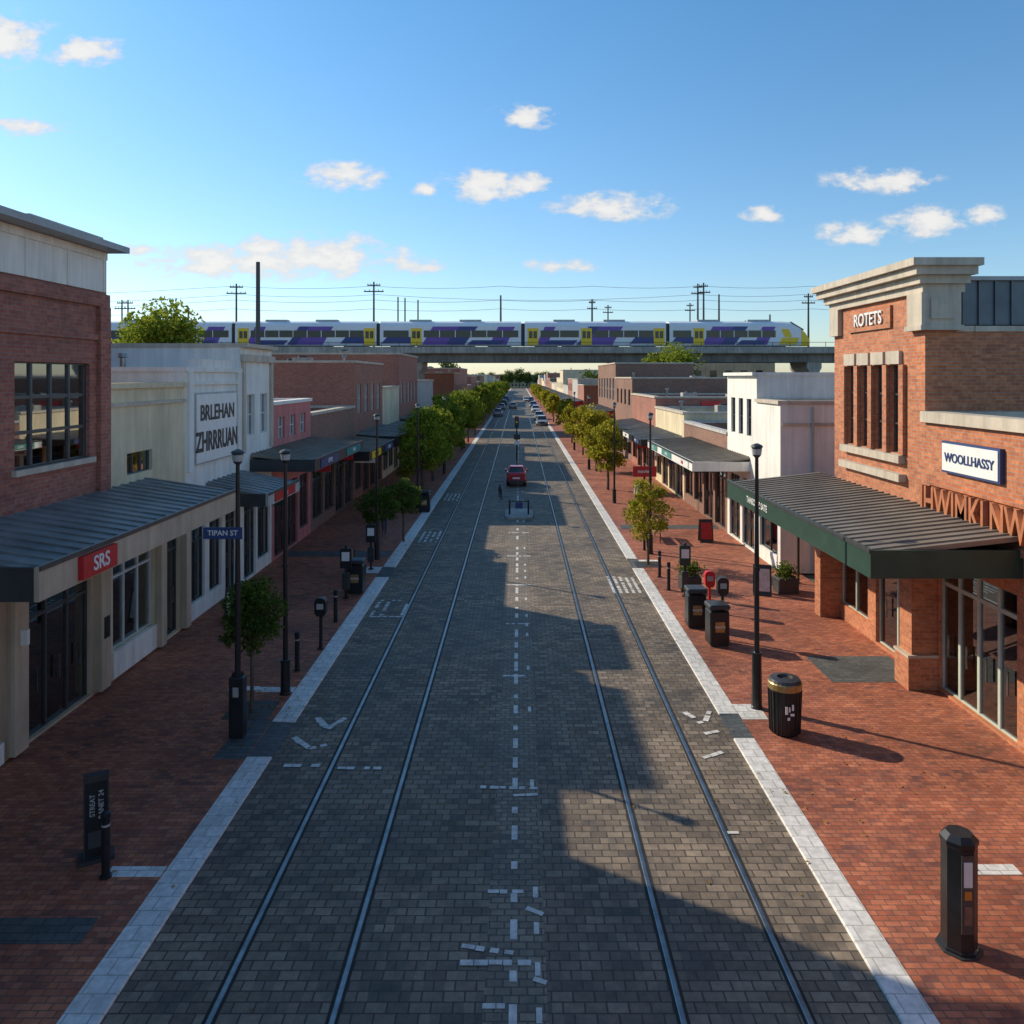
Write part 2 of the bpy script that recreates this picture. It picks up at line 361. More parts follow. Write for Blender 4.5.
def building(name,s,y0,y1,zt,wm,ops=(),X=9.9,depth=13,trim='stone',roof='roof',parapet=.5,cop=.14,over=.08,base=None,low=None,lowz=3.9,finish=True):
    a=Asm(name,(s*(X+depth/2),(y0+y1)/2,0),world=True)
    y0+=.003; y1-=.003
    w=a.part('walls',wm)
    if low:
        wl=a.part('shopfront_wall',low)
        wall_open(wl,s,X,.3,y0,y1,0,lowz,[o for o in ops if o[2]<lowz]); wall_open(w,s,X,.3,y0,y1,lowz,zt,[o for o in ops if o[2]>=lowz])
    else: wall_open(w,s,X,.3,y0,y1,0,zt,ops)
    w.box(s*(X+.3),s*(X+depth),y0,y0+.25,0,zt); w.box(s*(X+.3),s*(X+depth),y1-.25,y1,0,zt); w.box(s*(X+depth-.25),s*(X+depth),y0+.25,y1-.25,0,zt)
    if depth>1.5: a.part('roof',roof).box(s*(X+.3),s*(X+depth-.25),y0+.25,y1-.25,zt-parapet-.15,zt-parapet)
    c=a.part('coping',trim)
    c.box(s*(X-over),s*(X+.36),y0-.02,y1+.02,zt,zt+cop); c.box(s*(X+.36),s*(X+depth+.05),y0-.05,y0+.3,zt,zt+cop-.004); c.box(s*(X+.36),s*(X+depth+.05),y1-.3,y1+.05,zt,zt+cop-.004)
    c.box(s*(X+depth-.3),s*(X+depth+.05),y0+.3,y1-.3,zt,zt+cop-.004)
    for o in ops: fill_open(a,s,X,o)
    if depth>8 and y1-y0>4 and y0>18:
        for q in range(R.choice([1,1,2])):
            hx=X+R.uniform(2,7); hy=R.uniform(y0+1,y1-2)
            a.part('rooftop_unit','conc').box(s*hx,s*(hx+1.1),hy,hy+.9,zt-parapet,zt-parapet+.75+q*.1)
            a.part('rooftop_unit_fan','dark').cyl(s*(hx+.55),hy+.45,[(zt-parapet+.75+q*.1,.32),(zt-parapet+.85+q*.1,.3)])
        vx=X+R.uniform(1,4); vy=R.uniform(y0+.8,y1-.8); a.part('vent_pipe','steel').cyl(s*vx,vy,[(zt-parapet,.09),(zt+.45,.09),(zt+.47,.15),(zt+.6,.13)],10)
    if finish: a.done()
    return a
RS=random.Random(21)
NAMES=['KAFEN','BOOKS','MILLER','PHARMO','TAILOR','ORVEN & CO','DELI','OPTIK','FLORA','SHOES','BAKERY','NAILS','THAI','GELATO','HOMES']
def signs(a,s,y0,y1,xe,ze,th,n=2):
    # fascia signs and hanging blade signs under the awning
    L=(y1-y0)/n
    for i in range(n):
        yc=y0+(i+.5)*L; w=min(1.5,L*.32); bm,tm=RS.choice([('signw','signb'),('red','signw'),('signb','signw'),('c_teal','signw'),('yel','dark'),('signw','red')])
        a.part('fascia_sign_'+bm,bm).box(s*(xe-.035),s*(xe-.003),yc-w,yc+w,ze-th+.05,ze-.02)
        a.text(RS.choice(NAMES),(s*(xe-.04),yc,ze-th/2+.01),(rad(90),0,rad(-90*s)),th*.62,tm,.004,name='fascia_lettering')
        bm,tm=RS.choice([('signw','signb'),('red','signw'),('signb','signw'),('green','signw')])
        yb=yc+L*.3; a.part('blade_sign_'+bm,bm).box(s*(xe+.3),s*(xe+1.4),yb,yb+.06,ze-th-.42,ze-th-.05)
        a.text(RS.choice(NAMES),(s*(xe+.85),yb-.006,ze-th-.23),(rad(90),0,0),.2,tm,.003,name='blade_lettering')
        for q in (.45,1.25): a.part('sign_hangers','dark').box(s*(xe+q),s*(xe+q+.02),yb+.02,yb+.04,ze-th-.05,ze-th+.07)
def awning(a,s,y0,y1,xe,ze,xw=9.9,zw=None,th=.42,fm='char',top='awn',side=None,rib=.42,sg=0):
    zw=zw or ze+.25
    a.part('awning_deck',top).extr([(s*xw,zw-.1),(s*xw,zw),(s*(xe+.08),ze),(s*(xe+.08),ze-.1)],y0+.08,y1-.08)
    a.part('awning_soffit','soff').box(s*xw,s*(xe+.085),y0+.085,y1-.085,ze-th+.06,ze-th+.09)
    rb=a.part('awning_ribs',top); y=y0+.25
    while y<y1-.15:
        rb.extr([(s*xw,zw-.01),(s*xw,zw+.035),(s*(xe+.1),ze+.035),(s*(xe+.1),ze-.01)],y,y+.045); y+=rib
    f=a.part('awning_fascia',fm); f.box(s*xe,s*(xe+.08),y0,y1,ze-th,ze+.06)
    g=a.part('awning_end_fascia',side or fm); g.box(s*(xe+.082),s*(xw+.0),y0,y0+.08,ze-th+.002,ze+.055); g.box(s*(xe+.082),s*xw,y1-.08,y1,ze-th+.002,ze+.055)
    a.part('awning_gutter','frame').box(s*(xe-.03),s*(xe-.002),y0,y1,ze+.0,ze+.075)
    if sg: signs(a,s,y0,y1,xe,ze,th,sg)
S=dict(kind='shop',nc=2,nr=2,transom=.6); D=dict(kind='door',nc=2,nr=2,transom=.5,fw=.07); WN=dict(kind='win',nc=2,nr=2,glass='glassd')
def auto(y0,y1,n,zt=3.0,m=.35,frame='frame'):
    o=[];w=(y1-y0)/n
    for i in range(n):
        d=dict(D if R.random()<.35 else S); d['frame']=frame
        zb=.1 if d['kind']=='door' else .55
        o.append((y0+i*w+m/2,y0+(i+1)*w-m/2,zb,zt,d))
    return o
def upwin(y0,y1,n,z0,z1,w=1.0,frame='wframe'):
    o=[];st=(y1-y0)/n
    for i in range(n):
        c=y0+(i+.5)*st; o.append((c-w/2,c+w/2,z0,z1,dict(WN,frame=frame)))
    return o
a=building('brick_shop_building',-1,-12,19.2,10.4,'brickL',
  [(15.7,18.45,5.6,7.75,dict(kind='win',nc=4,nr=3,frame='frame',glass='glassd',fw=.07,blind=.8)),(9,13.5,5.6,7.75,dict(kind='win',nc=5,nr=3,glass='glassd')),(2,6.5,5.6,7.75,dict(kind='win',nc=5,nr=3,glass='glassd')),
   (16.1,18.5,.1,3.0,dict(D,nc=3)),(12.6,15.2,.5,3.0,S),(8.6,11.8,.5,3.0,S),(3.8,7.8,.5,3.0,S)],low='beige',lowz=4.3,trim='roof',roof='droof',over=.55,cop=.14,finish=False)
st=a.part('parapet_band','white')
st.box(-9.86,-9.9,-12,19.0,9.45,10.22); st.box(-9.82,-9.9,-12,19.1,10.22,10.39); 
for i in range(14): st.box(-9.83,-9.86,19.0-i*1.5-.05,19.0-i*1.5+.03,9.45,10.22)
bb=a.part('brick_bands','brickL'); bb.box(-9.82,-9.9,-12,19.22,9.1,9.4); bb.box(-9.85,-9.9,-12,19.22,8.3,8.45); bb.box(-9.8,-9.9,18.75,19.22,4.7,9.1)
a.part('window_sill','stone').box(-9.8,-9.93,15.6,18.55,5.48,5.6)
ps=a.part('shop_pilasters','beige')
for y in (15.65,18.85): ps.box(-9.72,-9.9,y-.22,y+.22,.1,3.9)
a.part('kick_plate','white').box(-9.78,-9.9,12.6,15.2,.1,.5)
awning(a,-1,12.5,21.5,7.5,4.4,zw=4.75,th=.48,fm='beige',side='char')
sg=a.part('shop_sign','red'); sg.box(-7.40,-7.495,13.6,14.75,3.98,4.38)
a.text('SRS',(-7.39,14.18,4.18),(rad(90),0,rad(90)),.36,'signw',.006)
for y in (13.6,17.6): a.part('downpipe','char').cyl(-9.8,y+1.4,[(.1,.04),(4.3,.04)],8)
a.part('wall_lamp','signw').box(-9.6,-9.72,15.6,15.7,2.2,2.5); a.part('notice_board','dark').box(-9.70,-9.72,18.75,18.98,1.3,1.8)
a.done()
a=building('cream_shop_building',-1,19.2,23.7,7.15,'cream',[(19.5,21.7,.75,3.1,dict(S,nc=3,frame='wframe')),(22.1,23.3,.1,3.0,D),(20.2,21.6,4.95,5.5,dict(WN,nc=3,nr=1))],trim='cream',finish=False)
a.part('kick_plate','white').box(-9.82,-9.9,19.4,21.8,.1,.74)
a.part('wall_band','stone').box(-9.84,-9.9,19.25,23.65,6.7,6.8)
ps=a.part('shop_pilasters','beige'); ps.box(-9.7,-9.9,21.72,22.05,.1,4.2); ps.box(-9.7,-9.9,23.35,23.68,.1,4.1)
a.part('blade_sign','signb').box(-9.1,-9.85,22.0,22.06,3.2,3.6)
a.done()
building('grey_roof_hall',-1,20.5,26.2,7.6,'grey',X=14,depth=20,trim='roof')
building('grey_roof_hall',-1,31.3,37,7.6,'grey',X=14,depth=20,trim='roof')
a=building('added_shadow_block',-1,26.4,31,12.7,'brickL',[],X=16.2,depth=14,trim='roof',finish=False)  # added block, hidden behind the brick shop, extends the shadow across the road
for z in (8.6,11): a.part('window_frames','wframe').box(-16.16,-16.2,27.6,29.6,z-.06,z+1.06); a.part('window_glass','carglass').box(-16.15,-16.16,27.7,29.5,z,z+1.0)
a.done()
a=building('white_shop_building',-1,23.7,28.4,7.6,'white',auto(24.0,28.2,3),trim='white',finish=False)
q=a.part('parapet_steps','white'); q.box(-9.88,-10.2,24.6,27.5,7.74,8.0); q.box(-9.8,-9.9,23.8,24.15,4.6,7.6); q.box(-9.8,-9.9,27.95,28.3,4.6,7.6); q.box(-9.82,-9.9,24.15,27.95,7.2,7.3)
a.part('sign_border','grey').box(-9.80,-9.9,24.25,27.75,4.75,6.95)
a.part('sign_board','signw').box(-9.78,-9.9,24.3,27.7,4.8,6.9)
a.text('BRLEHAN',(-9.77,26.0,6.3),(rad(90),0,rad(90)),.68,'char',.006,bold=.02); a.text('ZHRRRUAN',(-9.77,26.0,5.4),(rad(90),0,rad(90)),.85,'char',.006,name='lettering_lower',sx=.78,bold=.025)
awning(a,-1,25.2,28.8,7.9,3.7,zw=4.1,th=.35,fm='grey',side='char',sg=1)
a.done()
a=building('white_parapet_building',-1,28.4,32,8.5,'white',[(28.8,30.1,.1,3.0,D),(30.3,31.8,.5,3.0,S)]+upwin(28.8,31.8,2,5.3,6.8,.8),trim='stone',finish=False,over=.25)
q=a.part('cornice','stone'); q.box(-9.75,-9.9,28.4,32.02,8.0,8.25); q.box(-9.8,-9.9,28.5,28.75,4.7,8.0); q.box(-9.8,-9.9,31.7,31.95,4.7,8.0)
awning(a,-1,29.4,38.5,7.5,4.35,zw=4.6,th=.4,fm='char',top='awnr',sg=2); a.done()
building('pink_shop_building',-1,32,38,6.3,'pink',auto(32.2,37.8,3)+upwin(32.5,37.5,3,4.9,5.8,.9),trim='white')
a=building('brown_shop_building',-1,38,48,5.6,'brickB',auto(38.2,47.8,4),finish=False); awning(a,-1,39.5,47.5,7.4,3.7,fm='dark',top='awnr',sg=2); a.done()
a=building('brick_warehouse',-1,48,58,8.3,'brickF',auto(48.2,57.8,4)+upwin(48.5,57.5,4,5.2,7.0,1.1),finish=False); awning(a,-1,48.5,57.5,7.3,3.8,fm='dark',sg=2); a.done()
a=building('white_shop_building',-1,58,66,6.6,'cream',auto(58.2,65.8,3),finish=False); awning(a,-1,58.5,65.5,7.3,3.6,fm='c_red'); a.done()
a=building('brick_shop_building',-1,66,78,9.3,'brickF',auto(66.2,77.8,4)+upwin(66.5,77.5,5,5.2,7.0,1.1),finish=False); awning(a,-1,66.5,77.5,7.3,3.8,fm='char'); a.done()
a=building('grey_shop_building',-1,78,92,7.0,'grey',auto(78.2,91.8,5),finish=False); awning(a,-1,79,91,7.3,3.6,fm='dark'); a.done()
a=building('brick_shop_building',1,-8,19.5,6.35,'brickR',[(15.9,18.9,.1,3.1,dict(D,nc=4,frame='mint',fw=.09)),(11.5,15.3,.1,3.1,dict(D,nc=4,frame='mint',fw=.08)),(6,10.8,.3,3.1,dict(S,nc=4,frame='mint'))],trim='stone',cop=.26,over=.12,finish=False)
wd=a.part('relief_band','brickR'); wd.box(9.84,9.9,12,19.3,3.9,4.05); wd.box(9.84,9.9,12,19.3,4.86,4.94)
a.text('IHWIMKLNWHNIHMWI',(9.83,15.9,4.45),(rad(90),0,rad(-90)),.95,'wood',.06,name='relief_lettering',sx=.72)
a.part('brick_pier','brickR').box(9.3,9.898,18.95,19.55,.0,3.6); a.part('pier_plinth','brickR').box(9.2,9.91,18.9,19.6,.0,.8); a.part('pier_cap','stone').box(9.18,9.91,18.88,19.62,.8,.86)
a.part('sign_board','signw').box(9.78,9.9,16.35,18.5,5.3,5.92); a.part('sign_border','signb').box(9.8,9.9,16.3,18.55,5.25,5.97)
a.text('WOOLLHASSY',(9.77,17.42,5.6),(rad(90),0,rad(-90)),.29,'signb',.006)
awning(a,1,15.7,26.5,6.9,3.98,zw=4.3,th=.5,fm='green',top='awnr',rib=.36)
a.text('TANSOAEZ SATE',(6.885,23.2,3.75),(rad(90),0,rad(-90)),.26,'signw',.004,name='awning_lettering')
a.done()
TX=10.75
wins=[(20.75+i*.92,20.75+i*.92+.55,5.45,7.75,dict(kind='win',nc=1,nr=3,frame='frame',glass='glassd',blind=1)) for i in range(4)]
a=Asm('brick_corner_tower',(10.3,22,0),world=True)
ops=wins+[(20,22.2,.1,3.0,dict(D,frame='mint')),(22.7,24.7,.5,3.0,dict(S,frame='mint'))]
w_=a.part('walls','brickR'); wall_open(w_,1,9.9,.3,19.503,25.097,0,9.9,ops); w_.box(10.2,TX,19.503,19.75,5,9.9); w_.box(10.2,TX,24.85,25.097,0,9.9); w_.box(TX-.05,TX,19.75,24.85,8.6,9.9)
for o in ops: fill_open(a,1,9.9,o)
c=a.part('cornice','stone')
for z0,z1,e in ((9.5,9.7,.12),(9.7,9.9,.25),(9.9,10.1,.42),(10.1,10.28,.55)):
    c.box(9.9-e,TX+e*.5,19.5-e,25.1+e,z0,z1)
c.box(9.72,9.9,20.5,24.25,5.22,5.42); c.box(9.7,9.9,20.45,24.3,4.75,4.95)
for i in range(4):
    y=20.75+i*.92; c.box(9.8,9.9,y-.1,y+.65,7.78,8.12)
for i in range(5):
    y=20.42+i*.92; a.part('brick_pilasters','brickR').box(9.8,9.9,y+.02,y+.26,5.44,7.76)
q=a.part('corner_block','stone'); q.box(9.74,TX-.05,19.35,20.1,8.7,9.5); q.box(9.70,TX,19.31,20.15,8.58,8.7); q.box(9.95,TX-.25,19.3,19.36,8.85,9.35)
q.box(9.76,9.9,24.5,25.15,8.7,9.5)
a.part('sign_board','brickR').box(9.83,9.9,21.2,23.9,8.75,9.35)
a.text('ROTETS',(9.80,22.5,9.05),(rad(90),0,rad(-90)),.5,'signw',.02)
a.part('brick_pier','brickR').box(9.3,9.9,24.7,25.15,.0,3.7)
a.done()
building('brick_rear_wing',1,19.52,25.08,8.55,'brickR',X=TX+.003,depth=14,trim='stone')
a=Asm('metal_mansard_roof',(18,22,8.7),world=True); a.part('sheeting','droof').extr([(TX+.05,8.72),(25,8.72),(24.7,9.8),(TX+.05,9.8)],19.62,25.0)
rb=a.part('seams','droof')
for i in range(34): rb.box(TX+.1+i*.4,TX+.14+i*.4,19.57,19.62,8.72,9.8)
a.part('cap','roof').box(TX+.0,25,19.5,25.05,9.802,9.9); a.done()
a=building('cream_shop_building',1,30.3,33.3,6.4,'white',auto(30.5,33.1,1),trim='stone',depth=9,over=.1,finish=False)
a.part('wall_band','stone').box(9.95,18.9,30.24,30.3,5.6,5.7); a.part('side_window_frames','wframe').box(12,13.2,30.26,30.3,4.2,5.2); a.part('side_window_glass','glassd').box(12.08,13.12,30.25,30.259,4.28,5.12)
a.part('downpipe','grey').cyl(11.1,30.2,[(.1,.05),(6.3,.05)],8)
a.part('side_awning_lean_to','droof').extr([(9.95,3.5),(9.95,3.6),(14,3.6),(14,3.5)],28.6,30.24); a.part('lean_to_posts','dark').box(9.98,10.05,28.65,28.72,.0,3.5); a.done()
building('white_parapet_building',1,33.3,38,7.5,'white',auto(33.5,37.8,2)+upwin(33.8,37.6,3,4.9,6.5,.7,'frame'),trim='white',depth=7,over=.2)
a=building('low_shop_building',1,38,48,4.7,'brickB',auto(38.2,47.8,4),trim='grey',finish=False); awning(a,1,34.2,46,7.4,3.75,th=.35,fm='white',top='awnr',sg=3); a.done()
a=building('white_shop_building',1,48,58,5.2,'cream',auto(48.2,57.8,4),finish=False); awning(a,1,48.5,57.5,7.4,3.6,th=.35,fm='dark',sg=2); a.done()
a=building('brick_shop_building',1,58,70,5.9,'brickF',auto(58.2,69.8,4),finish=False,depth=16)
a.part('roof_sign','red').box(13.2,14.6,57.9,57.95,5.2,5.7); awning(a,1,58.5,69.5,7.3,3.6,fm='char'); a.done()
building('brown_shop_building',1,70,82,7.3,'brickB',auto(70.2,81.8,4)+upwin(70.5,81.5,4,4.9,6.3,1.2,'frame'),depth=18)
a=building('dark_shop_building',1,82,100,8.8,'brickB',auto(82.2,99.8,5)+upwin(82.5,99.5,6,5,7.3,1.5,'wframe'),finish=False,depth=8); awning(a,1,82.5,99,7.3,3.8,fm='c_red'); a.done()
nm=['brick_shop_building','cream_shop_building','white_shop_building','grey_shop_building']; wm=['brickF','cream','grey','brickB']
for s in (-1,1):
    y=122
    while y<420:
        L=R.uniform(12,22); h=R.uniform(5,9.0); i=R.randrange(4)
        a=building(nm[i],s,y,y+L,h,wm[i],auto(y+.2,y+L-.2,3)+(upwin(y+.5,y+L-.5,4,4.8,6.2,1.3) if h>7 else []),finish=False); awning(a,s,y+.5,y+L-.5,7.3,3.6,fm=R.choice(['char','dark','c_red','white']),rib=1.5); a.done(); y+=L
for (x0,x1,y0,y1,z,wmn,n) in [(26,40,30,42,6.2,'white','white_warehouse'),(25,42,50,64,6.6,'brickF','brick_warehouse'),(-45,-30,42,56,6.8,'brickF','brick_warehouse'),(30,50,75,90,7.5,'grey','grey_warehouse'),(-42,-26,70,90,8.3,'brickB','brown_warehouse'),
    (-70,-48,60,84,6.5,'cream','cream_warehouse'),(50,75,50,70,6.5,'cream','cream_warehouse'),(24,40,125,150,12,'cream','apartment_building'),(-50,-28,130,150,11,'grey','apartment_building'),(-18,22,545,565,9,'cream','apartment_building')]:
    a=Asm(n,((x0+x1)/2,(y0+y1)/2,0),world=True); a.part('walls',wmn).box(x0,x1,y0,y1,0,z)
    a.part('roof','roof').box(x0-.2,x1+.2,y0-.2,y1+.2,z,z+.2)
    g=a.part('windows','carglass'); f=a.part('window_frames','wframe')
    x=x0+1
    while x<x1-1.5:
        for zz in np.arange(1.2,z-1.6,3.0):
            f.box(x-.06,x+1.16,y0-.03,y0,zz-.06,zz+1.36); g.box(x,x+1.1,y0-.04,y0-.031,zz,zz+1.3)
        x+=2.4
    a.done()
# ------------------------------------------------------------ viaduct + train
VY=110
a=Asm('railway_viaduct',(0,VY+4,0),world=True)
dk=a.part('deck','dconc'); dk.box(-220,220,VY,VY+9,10.6,11.3)
gd=a.part('girders','dconc')
for y in (VY+.8,VY+3,VY+5.4,VY+7.6): gd.box(-220,220,y,y+.6,9.5,10.6)
pr=a.part('parapet','conc'); pr.box(-220,220,VY-.25,VY,10.75,11.6); pr.box(-220,220,VY+9,VY+9.25,10.75,11.6)
for x in (-172,-146,-120,-94,-68,-41,-14.5,14.9,41,68,94,120,146,172):
    p=a.part('piers','conc'); p.loft([[(x+sx*w,yy,z) for sx,yy in ((-1,VY+1.0),(1,VY+1.0),(1,VY+8.2),(-1,VY+8.2))] for z,w in ((0,.55),(7.9,.55),(8.7,1.0),(9.5,1.0))])
for i in range(180): a.part('railing','char').box(-219+i*2.44,-218.94+i*2.44,VY-.2,VY-.14,11.6,12.2)
a.part('railing','char').box(-220,220,VY-.21,VY-.13,12.18,12.24)
a.part('track_rails','steel').box(-220,220,VY+2.4,VY+2.5,11.3,11.45); a.part('track_rails','steel').box(-220,220,VY+3.85,VY+3.95,11.3,11.45)
a.done()
a=Asm('passenger_train',(-8,VY+3.2,11.45),world=True)
TY0,TY1=VY+1.0,VY+3.9; zb,ztp=11.8,15.2
def ring(x,k=1,zt=ztp,dy=0):
    c=(TY0+TY1)/2; w=(TY1-TY0)/2*k
    return [(x,c-w*.92,zb),(x,c+w*.92,zb),(x,c+w,zb+.5),(x,c+w,zb+(zt-zb)*.80),(x,c+w*.86,zt-.25),(x,c+w*.5,zt),(x,c-w*.5,zt),(x,c-w*.86,zt-.25),(x,c-w,zb+(zt-zb)*.80),(x,c-w,zb+.5)]
xe=40.5; cl=19.6; gapc=.5
bd=a.part('body','tsil'); cidx=0
def panel(nm_,mt,x0,x1,z0,z1,sh=0.,p=.02):
    yy=TY0-p
    mb=a.part(nm_,mt); mb.loft([[(x0,yy,z0),(x1,yy,z0),(x1+sh,yy,z1),(x0+sh,yy,z1)],[(x0,TY0+.03,z0),(x1,TY0+.03,z0),(x1+sh,TY0+.03,z1),(x0+sh,TY0+.03,z1)]])
while cidx<6:
    x1=xe-cidx*(cl+gapc); x0=x1-cl
    if cidx==0:
        bd.loft([ring(x0),ring(x1-4.2),ring(x1-2.6,.97,ztp-.1),ring(x1-1.3,.9,ztp-.8),ring(x1-.4,.75,ztp-1.7),ring(x1,.6,ztp-2.3)])
    else: bd.loft([ring(x0),ring(x1)])
    xr=x1-(4.6 if cidx==0 else .1); L=xr-x0; zw0,zw1=zb+1.15,zb+2.1
    fl=cidx%2
    def pp(n_,mt,u0,u1,z0,z1,sh,p):
        if fl: panel(n_,mt,xr-L*u1-max(0,sh)*.3,xr-L*u0-max(0,sh),z0,z1,sh,p)
        else: panel(n_,mt,x0+L*u0,x0+L*u1,z0,z1,sh,p)
    pp('navy_livery','navy',.01,.24,zb+.3,zb+1.2,.8,.018); pp('purple_livery','purple',.30,.60,zb+.12,zb+2.65,1.5,.016)
    pp('navy_sweep','navy',.47,.60,zb+.12,zb+2.66,1.9,.020); pp('purple_tail','purple',.78,.90,zb+.12,zb+2.62,1.2,.016); pp('navy_base','navy',.62,.86,zb+.12,zb+.75,.7,.022)
    ds=(.22,) if cidx%2==0 else (.02,.93)
    if cidx==1: ds=(.02,.40,.93)
    for d in ds:
        xx=min(x0+L*d,xr-1.6); panel('doors','yel',xx,xx+1.5,zb+.1,zb+2.4,0,.035); panel('door_glass','carglass',xx+.2,xx+.68,zb+1.0,zb+2.0,0,.05); panel('door_glass','carglass',xx+.82,xx+1.3,zb+1.0,zb+2.0,0,.05)
    xs=[x0+.5]+[v for d in ds for v in (x0+L*d-.3,min(x0+L*d,xr-1.6)+1.8)]+[xr-.3]
    for k in range(0,len(xs),2):
        if xs[k+1]-xs[k]>1:
            panel('windows','carglass',xs[k],xs[k+1],zw0,zw1,0,.045); n_=max(1,int((xs[k+1]-xs[k])/1.9))
            for j in range(1,n_): xx=xs[k]+(xs[k+1]-xs[k])*j/n_; panel('window_pillars','tsil',xx-.05,xx+.05,zw0,zw1,0,.055)
    if cidx==0:
        panel('cab_yellow','yel',x1-4.4,x1-2.0,zb+.15,zb+1.1,.4,.03); panel('cab_yellow','yel',x1-3.6,x1-2.6,zb+1.2,zb+2.3,-.5,.03)
        bd2=a.part('cab_front','yel'); bd2.loft([ring(x1-1.28,.905,ztp-.83),ring(x1-.38,.755,ztp-1.68),ring(x1+.03,.6,ztp-2.3),ring(x1+.15,.4,ztp-2.5)])
        cc=(TY0+TY1)/2
        a.part('windscreen','carglass').loft([[(x1-2.7,cc-1.15,ztp-.15),(x1-2.7,cc+1.15,ztp-.15),(x1-.9,cc+1.0,ztp-1.25),(x1-.9,cc-1.0,ztp-1.25)],[(x1-2.65,cc-1.15,ztp-.05),(x1-2.65,cc+1.15,ztp-.05),(x1-.8,cc+1.0,ztp-1.12),(x1-.8,cc-1.0,ztp-1.12)]])
    for xx in (x0+3,x1-3-(2 if cidx==0 else 0)):
        a.part('bogies','dark').box(xx-1.6,xx+1.6,TY0+.3,TY1-.3,11.5,11.8)
        for w2 in (-1,1):
            a.part('wheels','dark').loft([[(xx+w2+.42*math.cos(t),yy,11.87+.42*math.sin(t)) for t in np.linspace(0,6.283,13)[:-1]] for yy in (TY0+.15,TY0+.3)])
    a.part('underframe','char').box(x0+5.2,x1-6.5,TY0+.25,TY1-.25,11.55,11.8)
    for xx in (x0+4,x0+11): a.part('roof_units','grey').box(xx,xx+3,TY0+.7,TY1-.7,ztp,ztp+.25)
    if cidx: a.part('gangway','dark').box(x1,x1+gapc,TY0+.3,TY1-.3,zb,ztp-.3)
    cidx+=1
a.done()
def pole(x,y,z0,z1,r=.14,arms=((.5,1.3),),mat='bark'):
    a=Asm('utility_pole',(x,y,z0)); p=a.part('post',mat); p.cyl(0,0,[(0,r*1.15),(z1-z0,r*.8)],8)
    for dz,w in arms:
        p2=a.part('crossarm',mat); p2.box(-w,w,-.08,.08,z1-z0-dz-.08,z1-z0-dz+.08)
        for k in (-.9,-.45,.45,.9): a.part('insulators','grey').cyl(w*k,0,[(z1-z0-dz+.08,.06),(z1-z0-dz+.3,.04)],6)
    a.done()
def px(x,y,d): return (x-519)/800*d, 7.44+(377-y)*d/800
PO=[(225,280,112,.6),(258,262,62,0),(368,278,112,.6),(500,292,112,0),(595,296,112,.3),(705,280,112,.4),(711,279,112,.4),(727,291,112,0),(820,290,112,.4),(122,300,130,.5),(128,300,130,.5),(398,297,140,0),(405,298,140,0),(418,300,140,0),(608,305,150,.4),(690,303,150,.4),(175,305,112,0),(780,312,112,0)]
for x,y,d,w in PO:
    X_,Z_=px(x,y,d); on=109<d<125
    pole(X_,d+(4.5 if on else 0),11.3 if on else 0,Z_,.2 if d<100 else .15,((.5,w*1.6),(1.4,w*2.4)) if w else (),'char')
wr=MB()
for (xs,z,yy) in [([-120,-41,-21,-2.7,10.6,26.5,42,120],[20.5]*8,VY+5),([-120,-41,-21,-2.7,10.6,26.5,42,120],[18.6]*8,VY+6),([-120,-41,-21,-2.7,10.6,26.5,42,120],[17.2]*8,VY+4.5),([-120,-41,-21,26.5,42,120],[19.6]*6,VY+8)]:
    for i in range(len(xs)-1):
        x0,x1=xs[i],xs[i+1]; sag=.018*(x1-x0)
        wr.tube([(x0+(x1-x0)*t,yy,z[i]-sag*4*t*(1-t),.022) for t in np.linspace(0,1,7)],4)
single('overhead_wires',wr,'char')
